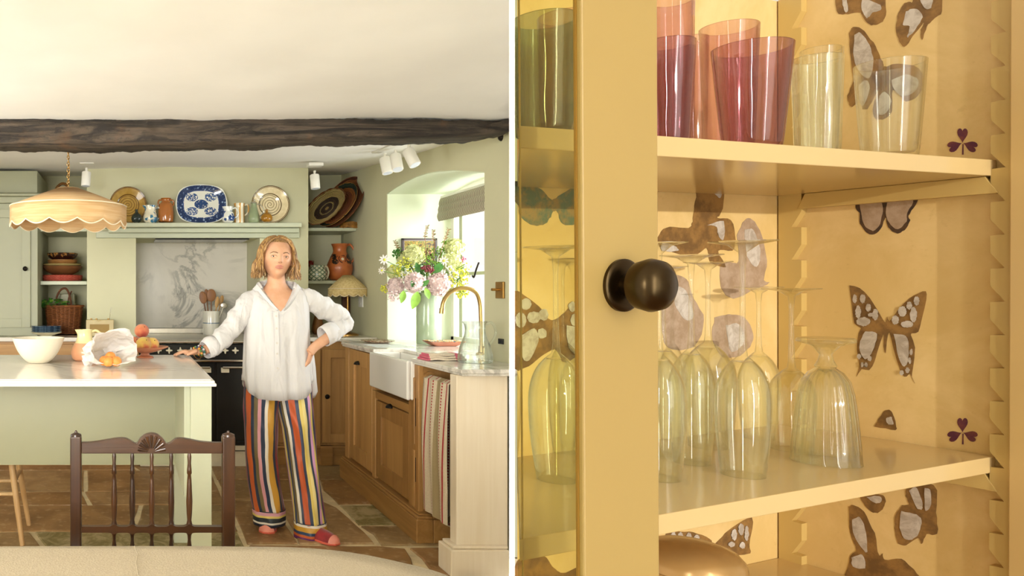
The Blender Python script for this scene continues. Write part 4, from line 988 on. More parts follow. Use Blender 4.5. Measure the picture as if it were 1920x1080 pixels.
# blind
s = Sh('ticking_stripe_blind'); x, y, z = s.xyz(); f = (y*(1/.018)).frac(); s.col(s.mix(f.lt(.5), 'd6cbb6', '766c62')).set(rough=.9)
bl = thing('roman_blind', (2.26, 5.0, 1.9), 'grey ticking-striped roman blind drawn up at the window', 'blind')
for q in range(3):
    zt = 1.995-.045*q; rows_ = [[V((2.25-.012*math.sin(PI*t)-.006*q, y, zt-.075*t)) for y in (4.05, 4.4, 4.7, 5.0, 5.38)] for t in [i/6 for i in range(7)]]
    o = obj('fold', g_rings(rows_, False, False, False), s.m, bl, smooth=True); m = o.modifiers.new('t', 'SOLIDIFY'); m.thickness = .006
obj('head_rail', g_box(2.25, 2.28, 4.05, 5.38, 1.985, 2.01), white_paint, bl)
# framed picture on the reveal
pf = thing('framed_picture', at(789, 475, 5.47), 'small dark framed floral picture on the window reveal', 'picture')
fa, fb = at(753, 447, 5.465), at(819, 497, 5.465)
t = .014
obj('frame', g_join(g_box(fa.x, fb.x, 5.455, 5.478, fa.z-t, fa.z), g_box(fa.x, fb.x, 5.455, 5.478, fb.z, fb.z+t), g_box(fa.x, fa.x+t, 5.455, 5.478, fb.z, fa.z), g_box(fb.x-t, fb.x, 5.455, 5.478, fb.z, fa.z)), M('dark_frame', '4a3a3c', .3), pf, bevel=.002)
s = Sh('floral_print'); n = s.noise(24, 3, .6); s.col(s.ramp(n, [(0, '4a3c14'), (.42, 'a8862c'), (.5, '6d7a30'), (.56, 'c9a548'), (.62, '7a3a20')], 'CONSTANT')).set(rough=.4)
obj('print', g_box(fa.x+t, fb.x-t, 5.466, 5.478, fb.z+t, fa.z-t), s.m, pf)
obj('inner_slip', g_join(g_box(fa.x+t, fb.x-t, 5.460, 5.467, fa.z-t-.005, fa.z-t), g_box(fa.x+t, fa.x+t+.005, 5.460, 5.467, fb.z+t, fa.z-t), g_box(fb.x-t-.005, fb.x-t, 5.460, 5.467, fb.z+t, fa.z-t)), M('pale_slip', 'b8ada0', .4), pf)
# vase and bouquet
Yv = 5.15; k = Yv/FP; vb = V((at(804, 0, Yv).x, Yv, .9655)); vs_ = thing('celadon_vase', vb, 'tall pale celadon ceramic vase in the window, full of flowers', 'vase')
h_ = 96*k
s = Sh('celadon_glaze'); n = s.noise(8, 3); s.col(s.mix(n.step(.3, .7), 'a9bd9c', 'b7c9aa')).set(rough=.12, coat=.5)
obj('body', g_lathe([(.001, 0), (22*k, 0), (22.5*k, 3*k), (22.5*k, h_*.96), (21.5*k, h_), (19*k, h_), (20*k, h_*.9), (20*k, 5*k), (.001, 4*k)], vb, 48), s.m, vs_, smooth=True)
neck = vb+V((0,0,h_-.02))
stemm = M('stem_green', '6b8a3c', .6)
def stem_to(root, p): 
    mid = (neck+p)/2+V((0,0,.03)); obj('stem', ptube([neck+V((R2.uniform(-.04,.04), R2.uniform(-.04,.04), -.05)), mid, p], .0028, 4, 6), stemm, root, smooth=True)
def florets(c, R, n, size, seed, flat=1.0):
    r = random.Random(seed); gs = []
    for i in range(n):
        zc = 1-2*(i+.5)/n; a = i*2.39996; q = math.sqrt(1-zc*zc); d = V((q*math.cos(a), q*math.sin(a), zc))
        p = c+V((d.x*R, d.y*R, d.z*R*flat))*(r.uniform(.88, 1.06)+.22*noise.noise(d*1.8+V((seed, 0, 0))))
        d = (d+V((r.uniform(-.5,.5), r.uniform(-.5,.5), r.uniform(-.5,.5)))).normalized()
        t1 = d.orthogonal().normalized(); t2 = d.cross(t1); ph = r.uniform(0, PI)
        for m_ in range(4):
            aa = ph+m_*PI/2; u = t1*math.cos(aa)+t2*math.sin(aa); w_ = d.cross(u); L = size*r.uniform(.85, 1.15)
            v = [p, p+u*L*.45+w_*L*.38+d*L*.30, p+u*L*.85+d*L*r.uniform(.1, .4), p+u*L*.45-w_*L*.38+d*L*.18]
            gs.append((v, [(0,1,2,3)]))
    return g_join(*gs)
pinkw = M('pale_pink_petal', 'ecd5d2', .7, var=.1, scale=30); greenw = M('lime_cream_petal', 'dfe2a4', .7, var=.1, scale=30); whitep = M('white_petal', 'f4efe6', .7, var=.03)
yel = M('acid_yellow_flower', 'cfcf4a', .7, var=.25, scale=40); red_ = M('burgundy_petal', '7a2a34', .6, var=.3, scale=30); pinkd = M('pink_petal', 'd0708c', .6)
def hyd(px, py, rpx, Y, mt, lab, seed):
    c = at(px, py, Y); R = rpx*Y/FP; root = thing('hydrangea', c, lab, 'flower', None); stem_to(root, c)
    obj('core', g_sph(c, R*.80, seg=12, rg=8), mt, root, smooth=True); obj('florets', florets(c, R*.84, 190, R*.27, seed), mt, root, fix=False)['kind'] = 'stuff'
for i, a in enumerate([(822, 533, 23, 5.0, pinkw, 'large pale pink hydrangea at the centre right of the bouquet'), (778, 530, 20, 4.98, pinkw, 'pale pink hydrangea left of the largest one'),
    (741, 537, 17, 5.08, pinkw, 'pale pink hydrangea at the lower left of the bouquet'), (738, 510, 14, 5.2, greenw, 'cream hydrangea above the lower left pink one'), (776, 478, 20, 5.1, greenw, 'lime-cream hydrangea in front of the framed picture'),
    (852, 465, 19, 5.18, greenw, 'lime-cream hydrangea at the upper right by the window'), (846, 492, 19, 5.1, greenw, 'lime-cream hydrangea right of the bouquet centre'), (757, 486, 13, 5.16, greenw, 'small lime-cream hydrangea left of the picture')]): hyd(*a, i)
mixg = M('bronze_green', '6f6a34', .6, var=.4, scale=50)
def spray(px, py, rpx, Y, n, mt, lab, seed, size=.007, cat='flower', nm='flower_spray'):
    c = at(px, py, Y); R = rpx*Y/FP; r = random.Random(seed); root = thing(nm, c, lab, cat); stem_to(root, c); gs, gb = [], []
    for i in range(n):
        d = V((r.gauss(0, 1), r.gauss(0, 1)*.6, r.gauss(0, 1))).normalized()*R*r.uniform(.3, 1); gs.append(g_sph(c+d, size*r.uniform(.6, 1.2), seg=6, rg=4)); 
        if i % 3 == 0: gb.append(g_tube([c, c+d], .0012, 4))
    obj('blossoms', g_join(*gs), mt, root, smooth=True)['kind'] = 'stuff'; obj('twigs', g_join(*gb), stemm, root)['kind'] = 'stuff'
for i, a in enumerate([(755, 503, 22, 5.05, 90, yel, 'acid yellow flower spray at the left of the bouquet'), (858, 525, 24, 5.0, 110, yel, 'broad acid yellow spray hanging at the right of the bouquet'), (868, 502, 16, 5.1, 60, yel, 'acid yellow spray by the window glass'),
    (722, 540, 9, 5.1, 25, yel, 'small yellow spray sticking out at the far left'), (812, 500, 22, 5.12, 80, leaf2, 'light green spray at the bouquet centre'), (787, 502, 20, 5.14, 70, leafm, 'dark green bushy spray between the hydrangeas'),
    (745, 475, 12, 5.15, 40, leafm, 'dark green seed spray at the upper left'), (804, 505, 9, 4.98, 30, red_, 'burgundy snapdragon spike at the bouquet centre'), (795, 503, 6, 4.97, 16, red_, 'short burgundy flower left of the snapdragon'),
    (870, 488, 7, 5.1, 14, pinkd, 'small pink sweet peas at the right edge of bouquet'), (835, 462, 12, 5.2, 40, leaf2, 'light green sprig under the blind'),
    (738, 555, 12, 4.98, 60, pinkw, 'loose pale pink blossoms at the lowest left of the bouquet'), (760, 520, 14, 5.06, 70, whitep, 'loose white blossoms left of the bouquet centre'), (838, 512, 16, 5.02, 80, whitep, 'loose white blossoms right of the bouquet centre'),
    (866, 548, 12, 4.95, 50, yel, 'acid yellow blossoms just above the tap'), (800, 480, 16, 5.2, 60, mixg, 'bronze and green filler foliage behind the picture corner'), (822, 475, 14, 5.2, 50, leaf2, 'light green filler foliage right of the picture')]): spray(*a, i+20)
def daisy(px, py, rpx, Y, lab, face=(-.4, -1, .2)):
    c = at(px, py, Y); R = rpx*Y/FP; root = thing('daisy', c, lab, 'flower'); stem_to(root, c); d = V(face).normalized(); t1 = d.orthogonal().normalized(); t2 = d.cross(t1)
    for q in range(9):
        a = 2*PI*q/9; u = t1*math.cos(a)+t2*math.sin(a); obj('petal', leaf_geo(c+u*R*.2, u+d*.1, d, R*.85, R*.2, .1, 3), whitep, root)
    obj('centre', g_sph(c, R*.25, seg=10, rg=6), yel, root, smooth=True)
for a in ((721, 487, 10, 5.0, 'white daisy at the far left top of the bouquet'), (716, 507, 8, 5.0, 'white daisy just below the far left one', (-.8, -.6, .2)), (832, 489, 9, 4.98, 'white daisy at the right of the bouquet centre'), (875, 494, 8, 5.0, 'white flower by the pink sweet peas', (.3, -1, .4))): daisy(*a)
def twig(pts, Y, lab, seed, mt):
    root = thing('leafy_twig', at(*pts[-1], Y), lab, 'twig'); P = smooth_path([neck]+[at(x, y, Y) for x, y in pts], 5); obj('stem', g_tube(P, .0022, 5), M('red_stem', '9a6a4c', .6) if 'red_stem' not in bpy.data.materials else bpy.data.materials['red_stem'], root, smooth=True)
    r = random.Random(seed)
    for q in range(8, len(P)):
        for sd in (-1, 1):
            obj('leaf', leaf_geo(P[q], (sd*r.uniform(.5, 1), -.3, r.uniform(-.2, .8)), (0, -1, .3), r.uniform(.012, .022), r.uniform(.003, .0055), .1, 3), mt, root)
mixl = M('bronze_leaf', '7a6a3a', .6, var=.4, scale=60)
twig([(798, 460), (797, 440), (801, 424)], 5.15, 'tall slender twig with tiny leaves rising highest above the picture', 1, mixl)
twig([(815, 465), (812, 448), (813, 432)], 5.15, 'second slender twig right of the tallest one', 2, mixl)
twig([(830, 462), (836, 445), (841, 430)], 5.15, 'reddish twig below the striped blind', 3, mixl)
twig([(755, 478), (744, 462), (740, 452)], 5.15, 'leaning twig left of the framed picture', 4, mixl)
def bigleaf(px, py, d, L, Y, lab, mt=leaf2):
    p = at(px, py, Y); root = thing('broad_leaf', p, lab, 'leaf'); k = Y/FP
    obj('stem', ptube([neck+V((0,-.03,.02)), (neck+p)/2+V((0,-.03,.03)), p], .002, 4, 6), stemm, root, smooth=True); obj('blade', leaf_geo(p, V(d), (0, -1, .2), L*k, L*k*.30, .12, 6), mt, root, smooth=True)
for a in ((783, 547, (-.35, -.2, -1), 34, 4.93, 'long bright green leaf hanging lowest in front of the vase'), (797, 540, (.35, -.2, -1), 22, 4.92, 'bright green leaf hanging right of the longest leaf'), (757, 545, (-.25, -.2, -1), 24, 4.95, 'bright green leaf hanging at the lower left'),
          (776, 540, (-.3, -.3, .6), 16, 4.94, 'small dark leaf between the two pink hydrangeas', leafm), (790, 537, (.5, -.3, .5), 18, 4.94, 'dark leaf at the base of the largest hydrangea', leafm), (812, 512, (.6, -.3, .7), 28, 5.0, 'broad dark leaf rising right of the snapdragon', leafm), (784, 512, (-.2, -.3, .6), 22, 5.02, 'dark leaf behind the left pink hydrangea', leafm)): bigleaf(*a)
# ================================================================== ON THE ISLAND
Yw = 3.42; c0 = onz(71, 681, ZI); c0 = V((c0.x, c0.y+.02, ZI+.0005)); k = c0.y/FP
wb_ = thing('serving_bowl', c0, 'large plain cream bowl on the island at left', 'bowl')
pb = [(16, 0), (19, 1), (28, 8), (38, 21), (45, 36), (49, 47)]; pb = [(p.x*k, p.z*k) for p in smooth_path([(a, 0, b) for a, b in pb], 4)]
obj('body', g_lathe([(.0001, 0)]+pb+[(r-.005, z) for r, z in reversed(pb[2:])]+[(.0001, .008)], c0, 64), cer('cream_stoneware', 'e3dac4', .35, .03), wb_, smooth=True)
c0 = onz(159, 676, ZI); c0.z = ZI+.0005; k = c0.y/FP
s = Sh('dipped_jug'); x, y, z = s.xyz(); n = s.noise(6, 2); s.col(s.mix((z+n*.006).gt(34*k), 'd99c74', 'e3d49c')).set(rough=.3, coat=.2)
jug(159, 0, c0.y, [(18,0),(23,4),(26,14),(24,24),(17,36),(13.5,48),(14.5,58)], s.m, 'half-dipped peach and cream pottery jug behind the bag', (1, 54, 26, 12, 2.4), (PI, .3), zb=ZI+.0005, seg=48)
# paper bag with apricots
c0 = onz(208, 690, ZI); k = c0.y/FP; c0.z = ZI+.001
bag = thing('paper_bag', c0, 'crumpled white paper bag lying open on the island with apricots inside', 'bag')
axd = V((.35, -.9, .22)).normalized(); sd = V((0,0,1)).cross(axd).normalized(); up = axd.cross(sd)
rings = []
R5 = random.Random(8)
for i, (t, a_b, b_b) in enumerate(((-.19, .03, .012), (-.14, .07, .035), (-.08, .105, .06), (-.02, .115, .07), (.03, .115, .075), (.06, .118, .078))):
    q = []
    for j in range(36):
        a = 2*PI*j/36; f = 1+.22*noise.noise(V((math.cos(a)*2.4, math.sin(a)*2.4, i*.9)))+.16*noise.noise(V((math.cos(a)*6, math.sin(a)*6, i*2.0)))
        p = c0+V((.0,.06,.078))+axd*(t+.02*math.sin(3*a+i))+sd*a_b*f*math.cos(a)+up*b_b*f*math.sin(a)
        p.z = max(p.z, ZI+.0015); q.append(p)
    rings.append(q)
s = Sh('crumpled_paper'); n = s.vor(24, s.nt and None, 'F1'); n2 = s.noise(14, 5, .6); s.col('ffffff').set(rough=.8); s.bump(n+n2, .9, .015)
tl2 = s.nt.nodes.new('ShaderNodeBsdfTranslucent'); tl2.inputs[0].default_value = lin('fff8f0'); mx2 = s.nt.nodes.new('ShaderNodeMixShader'); mx2.inputs[0].default_value = .55
s.nt.links.new(s.p.outputs[0], mx2.inputs[1]); s.nt.links.new(tl2.outputs[0], mx2.inputs[2]); s.nt.links.new(mx2.outputs[0], s.out.inputs[0])
o = obj('paper', g_rings(rings, True, False), s.m, bag, smooth=True, sharp=25); m = o.modifiers.new('t', 'SOLIDIFY'); m.thickness = .0012
obj('twisted_end', g_tube([rings[0][0], c0+V((-.09, .12, .03)), c0+V((-.125, .10, .012))], [.03, .02, .03], 10, .5, lambda i, a: .3*math.sin(a*4+i)), s.m, bag, smooth=True, sharp=20)
s = Sh('apricot_skin'); n = s.noise(14, 3); s.col(s.mix(n.step(.35, .65), 'e88a3c', 'efa352')).set(rough=.5, sss=0.0); apr = s.m
k = 3.62/FP
def fruit(c, r, mt, nm, lab, grp, cleft=True, stemc=None):
    root = thing(nm, (c[0], c[1], c[2]-r), lab, nm, grp)
    g = g_sph((0,0,0), r, r, r*.95, 24, 16); d = V((.3, -.8, .5)).normalized()
    vs = []
    for v in g[0]:
        u = v.normalized(); q = abs(u.x*.8+u.y*.3); f = 1-.07*math.exp(-(q/.12)**2)*(u.y < .1) if cleft else 1
        vs.append(v*f+V(c))
    obj('flesh', (vs, g[1]), mt, root, smooth=True)
    p = V(c)+V((r*.35, -r*.72, r*.58)); obj('stalk_scar', g_sph(p, r*(.065 if nm == 'peach' else .04), seg=8, rg=6), M('stalk_brown', '6a4020', .7) if 'stalk_brown' not in bpy.data.materials else bpy.data.materials['stalk_brown'], root)
Yk = c0.y-.02
for (px, py, dy, lab) in ((207, 669, .07, 'apricot at the top of the open paper bag'), (203, 686, .02, 'apricot at the centre front of the paper bag'), (218, 683, .03, 'apricot at the right of the paper bag mouth'), (196, 681, .06, 'apricot at the left inside the paper bag')):
    p = at(px, py, Yk+dy); r_a = .0245; p.z = max(p.z, ZI+r_a+.004); fruit(p, r_a, apr, 'apricot', lab, 'apricots in the bag')
# cake stand with peaches
c0 = onz(272, 672, ZI); c0.z = ZI+.0005; c0.y += .06; k = c0.y/FP; c0.x = at(272, 0, c0.y).x
cs = thing('footed_plate', c0, 'terracotta pink footed plate holding peaches on the island', 'plate')
obj('body', g_lathe([(.001, 0), (16*k, 0), (15*k, 2*k), (9*k, 4*k), (8*k, 8*k), (22*k, 11*k), (43*k, 19*k), (44*k, 20.5*k), (42*k, 20.5*k), (20*k, 13*k), (.001, 12.5*k)], c0, 48), cer('peach_glaze', 'c98360', .3), cs, smooth=True)
s = Sh('peach_skin'); n = s.noise(9, 3, .6); c = s.mix(n.step(.42, .62), 'e0bf5c', 'cf7350'); s.col(c).set(rough=.7, sheen=.3); pch = s.m
s = Sh('red_peach_skin'); n = s.noise(9, 3, .6); c = s.mix(n.step(.35, .65), 'd98a5a', 'b84a3c'); s.col(c).set(rough=.7, sheen=.3); pchr = s.m
zt0 = c0.z+14*k
for (dx, dy, dz, rp, mt, lab) in ((-20, .02, 14, 13.5, pchr, 'reddish peach at the left of the footed plate'), (-3, -.03, 13, 14.5, pch, 'yellow peach at the front of the footed plate'), (13, .0, 13, 13.5, pch, 'yellow-green peach at the right of the footed plate'), (4, .11, 13, 13, pch, 'peach at the back of the footed plate, mostly hidden'), (-6, .03, 37, 14, pchr, 'rosy peach sitting on top of the others')):
    fruit(c0+V((dx*k, dy, (dz+rp*.0)*k+rp*k*.85)), rp*k, mt, 'peach', lab, 'peaches on the footed plate')
# ================================================================== STOOL
def stool(x, y, lab):
    st = thing('wooden_stool', (x, y, 0), lab, 'stool', None); bw_ = wood('pale_ash', 'c49a68', 'dcb886', 2, .45) if 'pale_ash' not in bpy.data.materials else bpy.data.materials['pale_ash']
    obj('seat', g_lathe([(.001, .66), (.15, .66), (.155, .675), (.15, .69), (.001, .69)], (x, y, 0), 32), bw_, st, smooth=True)
    feet = [(-.2, -.17), (.2, -.17), (.19, .17), (-.19, .17)]
    for fx, fy in feet: obj('leg', g_tube([V((x+fx*.5, y+fy*.5, .662)), V((x+fx*.72, y+fy*.72, .36)), V((x+fx, y+fy, 0))], [.013, .018, .013], 12), bw_, st, smooth=True)
    for (a, b, z) in ((0, 1, .26), (1, 2, .32), (2, 3, .26), (3, 0, .32)):
        f = 1-(z/.662)*.5; obj('stretcher', g_cyl(V((x+feet[a][0]*f, y+feet[a][1]*f, z)), V((x+feet[b][0]*f, y+feet[b][1]*f, z)), .010, 10), bw_, st, smooth=True)
stool(-.75, 4.06, 'pale wooden stool tucked behind the island, legs showing at left')
stool(-1.35, 4.06, 'pale wooden stool furthest left behind the island')
# ================================================================== CHAIR
YC = 2.05; kc = YC/FP
dw = wood('dark_mahogany', '1f1006', '43260e', 2, .28, 1.4, .1); dwx = wood('dark_mahogany_rail', '231307', '482a11', 0, .28, 1.4, .1)
chx = at(287, 0, YC).x
chr_ = thing('spindle_back_chair', (chx, 1.85, 0), 'dark turned wooden chair with carved shell crest facing the table', 'chair')
def cz(py): return at(0, py, YC).z
for (xa, xb) in ((132, 153), (416, 440)):
    x0, x1 = at(xa, 0, YC).x, at(xb, 0, YC).x
    obj('post', g_box(x0, x1, YC-.014, YC+.016, 0, cz(817)), dw, chr_, bevel=.004, seg=3)
    obj('finial', g_lathe([(.001, 0), ((x1-x0)/2, 0), ((x1-x0)/2.1, .005), (.004, .010), (.0035, .014), (.001, .016)], ((x0+x1)/2, YC, cz(817)-.001), 16), dw, chr_, smooth=True)
prof = [(153, 829), (175, 828), (200, 824), (218, 821), (235, 821), (248, 827), (256, 831), (262, 822), (272, 814), (284, 811.5), (296, 814), (306, 822), (313, 831), (322, 827), (332, 821), (350, 822), (375, 827), (400, 829), (416, 829)]
P = smooth_path([(x, y, 0) for x, y in prof], 3)
n = len(P)
ptsf = [V((at(p.x, 0, YC).x, YC-.011, cz(p.y))) for p in P]; bot = [V((q.x, q.y, cz(849))) for q in ptsf]
v = ptsf+bot+[q+V((0,.022,0)) for q in ptsf]+[q+V((0,.022,0)) for q in bot]
f = []
for i in range(n-1):
    f += [(i, i+1, n+i+1, n+i), (2*n+i, 3*n+i, 3*n+i+1, 2*n+i+1), (i, 2*n+i, 2*n+i+1, i+1), (n+i, n+i+1, 3*n+i+1, 3*n+i)]
f += [(0, n, 3*n, 2*n), (n-1, 3*n-1, 4*n-1, 2*n-1)]
crest = obj('crest_rail', (v, f), dwx, chr_, bevel=.0015)
for q in range(9):
    a = PI*(q+.5)/9; c_ = V((at(284, 0, YC).x, YC-.011, cz(846)))
    tip = c_+V((math.cos(a)*26*kc, 0, math.sin(a)*31*kc)); base_ = c_+V((math.cos(a)*7*kc, 0, math.sin(a)*7*kc))
    obj('shell_flute', g_tube([base_, (base_+tip)/2, tip], [.0016, .0042, .0052], 8, .8), dwx, crest, smooth=True)
for px in (214, 248, 284.5, 321, 355):
    x = at(px, 0, YC).x
    spr = [(849, 2.6), (856, 4), (868, 3.2), (880, 4.4), (887, 4.8), (890, 3.2), (900, 4.2), (940, 6.0), (962, 5.2), (975, 4.0), (984, 6)]
    obj('spindle', g_tube([V((x, YC, cz(a))) for a, b in spr], [b*kc for a, b in spr], 14), dw, chr_, smooth=True, sharp=50)
    spr = [(998, 6), (1004, 3.6), (1012, 3), (1022, 4.4), (1060, 5), (1090, 4)]
    obj('spindle', g_tube([V((x, YC, cz(a))) for a, b in spr], [b*kc for a, b in spr], 14), dw, chr_, smooth=True, sharp=50)
mr = []
x0, x1 = at(153, 0, YC).x, at(416, 0, YC).x; N = 120; top_, bot_ = [], []
for i in range(N+1):
    x = x0+(x1-x0)*i/N; px = 153+(416-153)*i/N; e = sum(math.exp(-((px-c)/5.5)**2) for c in (214, 248, 284.5, 321, 355))
    rj = [V((x, YC-.009, cz(997+3.0*e))), V((x, YC-.009, cz(986-5*e))), V((x, YC+.009, cz(986-5*e))), V((x, YC+.009, cz(997+3.0*e)))]
    mr.append(rj)
obj('middle_rail', g_rings(mr), dwx, chr_, smooth=True, sharp=40)
obj('lower_rail', g_box(x0, x1, YC-.009, YC+.009, cz(1105), cz(1090)), dwx, chr_, bevel=.002)
obj('seat', g_box(at(136, 0, YC).x, at(437, 0, YC).x, 1.66, YC+.01, .43, .46), dwx, chr_, bevel=.008)
for (xa) in (at(143, 0, YC).x, at(428, 0, YC).x): obj('front_leg', g_tube([V((xa, 1.69, 0)), V((xa, 1.69, .2)), V((xa, 1.69, .43))], [.013, .02, .018], 12), dw, chr_, smooth=True)
for z in (.14, .24): obj('stretcher', g_cyl(V((at(143,0,YC).x, 1.69, z)), V((at(428,0,YC).x, 1.69, z)), .010, 10), dw, chr_, smooth=True)
# ================================================================== DINING TABLE WITH CLOTH
s = Sh('oatmeal_linen'); x, y, z = s.xyz(); n = s.noise(260, 2); n2 = s.noise(1.6, 3, vec=s.map((1, 1, 1))); wv = (x*900).sin()*(y*900).sin()
cr = ((x-.16)+s.noise(5, 2)*.02-.01).abs()
s.col(s.mix(n.step(.35, .65), 'aa9d86', 'b4a790')).set(rough=.95); s.bump(n*.3+n2*1.4, .4, .012); linen = s.m
dt = thing('dining_table', (-.2, 1.2, 0), 'dining table covered in an oatmeal linen cloth in the foreground', 'table')
out = [(-1.4, 1.665), (-.9, 1.672), (-.4, 1.680), (0, 1.682), (.25, 1.678), (.40, 1.668), (.50, 1.635), (.58, 1.58), (.64, 1.52), (.655, 1.46), (.62, 1.36), (.52, 1.14), (.40, .92), (.1, .8), (-1.4, .8)]
P = smooth_path([(a, b, 0) for a, b in out[:-2]], 4)+[V((.1, .8, 0)), V((-1.4, .8, 0))]
cen_ = V((-.3, 1.25, 0)); rings = []
for (sc_, z, o_) in ((1, .742, 0), (1, .75, -.006), (.92, .7515, 0), (.7, .752, 0), (.4, .7525, 0), (.08, .753, 0)):
    rings.append([cen_+(p-cen_)*sc_+(p-cen_).normalized()*o_+V((0, 0, z+.0045*noise.noise(V((p.x*2.2*sc_, p.y*2.2*sc_, 2)))*(sc_ < .999))) for p in P])
skirt = [[p+(p-cen_).normalized()*(.012*math.sin(i*.9+k_)*(k_/3)+.004*k_)+V((0,0,z)) for i, p in enumerate(P)] for k_, z in ((3, .52), (2, .60), (1, .68))]
cl = obj('linen_tablecloth', g_rings(skirt+rings, False, True), linen, None, smooth=True, sharp=80)
tag(cl, 'oatmeal linen tablecloth covering the table across the foreground', 'tablecloth')
obj('table_top', g_poly([cen_+(p-cen_)*.97+V((0,0,.70)) for p in P], (0,0,.035)), oak_x, dt)
for (x, y) in ((-1.2, .9), (-1.2, 1.5), (.25, 1.0), (.38, 1.46)): obj('leg', g_box(x, x+.06, y, y+.06, 0, .70), oak, dt, bevel=.004)
# cloth crease: a raised seam
obj('crease_fold', g_tube([onz(252, 1024, .7575), onz(258, 1040, .757), onz(255, 1056, .757), onz(259, 1079, .757)], .0010, 6), linen, cl, smooth=True)

# ================================================================== THE WOMAN
YW = 4.15
def W(px, py, dy=0): return at(px, py, YW+dy)
kw = YW/FP
person = thing('person', V((W(520, 0).x, YW, 0)), 'woman in oversized white shirt and striped trousers, one hand on island, other on hip', 'person')
s = Sh('skin'); n = s.noise(18, 3); s.col(s.mix(n.step(.3, .7), 'dba580', 'e6b492')).set(rough=.5, sss=.06, spec=.35)
s.p.inputs['Subsurface Radius'].default_value = (.02, .008, .004); skin = s.m
body = []
# head: ellipsoid with jaw, cheeks, brow, sockets and nose pushed into it
hc = W(519, 485, 0); TR = Matrix.Rotation(math.radians(3.5), 4, 'Y') @ Matrix.Rotation(math.radians(-3), 4, 'X') @ Matrix.Diagonal((1.09, 1.05, 1.07, 1))
def head_pt(u, v):
    # u azimuth (0 = front), v polar
    d = V((math.sin(v)*math.sin(u), -math.sin(v)*math.cos(u), math.cos(v)))
    x, y, z = d.x*.076, d.y*.094, d.z*.112
    if z < 0:                                     # jaw narrows to the chin
        t = -z/.112; x *= 1-.39*t**1.5; y *= 1-.10*t if y < 0 else 1-.45*t
    if z > .02: x *= 1+.06*(z/.112)
    X, Z = x*1000, z*1000
    if d.y < .2:
        f = 1.0
        g = lambda cx, cz, sx, sz: math.exp(-((X-cx)/sx)**2-((Z-cz)/sz)**2)
        y -= .020*g(0, -20, 8, 9)+.013*g(0, -5, 6, 14)+.007*g(0, -24, 14, 6)        # nose tip, bridge, wings
        y += .013*(g(-31, 3, 13, 9)+g(31, 3, 13, 9))                                  # sockets
        y -= .005*(g(-30, 19, 18, 6)+g(30, 19, 18, 6))                                # brow
        y -= .005*(g(-38, -18, 16, 14)+g(38, -18, 16, 14))                            # cheeks
        y -= .007*g(0, -48, 20, 6)+.004*g(0, -56, 18, 6); y += .004*g(0, -52, 16, 2.5)   # lips
        y += .003*g(0, -66, 18, 5); y -= .010*g(0, -84, 22, 14)                        # chin
    return V((x, y, z))
nu, nv = 90, 64; rings = [[head_pt(2*PI*j/nu, PI*(i+.5)/nv) for j in range(nu)] for i in range(nv)]
hg = g_rings(rings); hm = Matrix.Translation(hc) @ TR; body.append(g_xf(hg, hm))
for sd in (-1, 1): body.append(g_xf(g_sph((sd*.076, .008, -.008), .010, .018, .028, 12, 8), hm))
# neck and chest
def ering(px, py, rx, ry, dy=0, n=28, rot=0): c = W(px, py, dy); return [c+V((rx*math.cos(2*PI*j/n), ry*math.sin(2*PI*j/n), 0)) for j in range(n)]
body.append(g_rings([ering(518, 500, .044, .048, .02), ering(518, 515, .047, .050, .02), ering(518, 530, .052, .053, .022), ering(518, 541, .075, .055, .02), ering(519, 552, .125, .062, .01), ering(519, 575, .145, .085, 0), ering(519, 600, .150, .095, 0),
    ering(519, 650, .145, .09, 0), ering(520, 700, .13, .075, .02), ering(520, 750, .115, .06, .02)]))
# legs inside the trousers
for (a, b, c_) in (((492, 750), (490, 860), (505, 975)), ((552, 750), (563, 860), (585, 1005))):
    body.append(g_tube([W(*a), W(*b, 0), W(*c_, .03 if c_[0] < 540 else -.04)], [.055, .045, .034], 16))
def arm(pts, rad): return g_tube(smooth_path(pts, 6), lerp_list(rad, 6), 18, .85)
# her right arm (left in the picture) reaching to the island
sh1, el1, wr1 = W(470, 562), at(432, 622, 4.12), at(383, 657, 4.02)
body.append(arm([sh1, el1, at(408, 642, 4.06), wr1], [.045, .040, .034, .025]))
# palm and fingers lying on the marble
def hand_flat(w_, dirv, side, s_=1.0):
    out = []; d = V(dirv).normalized(); sd = V(side).normalized(); up = sd.cross(d).normalized()
    if up.z < 0: up = -up
    pk = w_+d*.075*s_
    pal = []
    for t, a, b in ((0, .024, .019), (.02, .030, .018), (.05, .038, .015), (.078, .038, .012), (.09, .034, .010)):
        c = w_+d*t*s_-up*.004; pal.append([c+sd*a*s_*math.cos(2*PI*j/20)+up*b*s_*math.sin(2*PI*j/20) for j in range(20)])
    out.append(g_rings(pal))
    for off, L, an in ((-.028, .062, -.16), (-.010, .076, -.05), (.009, .080, .05), (.027, .070, .16)):
        b0 = w_+d*.072*s_+sd*off*s_; dd = (d+sd*an).normalized()
        out.append(g_tube(smooth_path([b0, b0+dd*L*.35*s_+up*.006, b0+dd*L*.7*s_+up*.001, b0+dd*L*s_-up*.006], 4), lerp_list([.0100*s_, .0088*s_, .0080*s_, .0062*s_], 4), 10))
    th0 = w_+d*.025*s_+sd*.026*s_
    out.append(g_tube(smooth_path([th0, th0+(d*.35+sd).normalized()*.026, th0+(d*.8+sd).normalized()*.052-up*.004, th0+(d*1.1+sd*.9).normalized()*.070-up*.010], 4), lerp_list([.0125, .0115, .0098, .0075], 4), 10))
    return out
wr1 = at(377, 659, 4.0); tipd = V((-.95, -.12, -.10))
wr1.z = max(wr1.z, ZI+.03)
body += hand_flat(wr1, (-.97, -.12, -.13), (-.18, -1, 0))
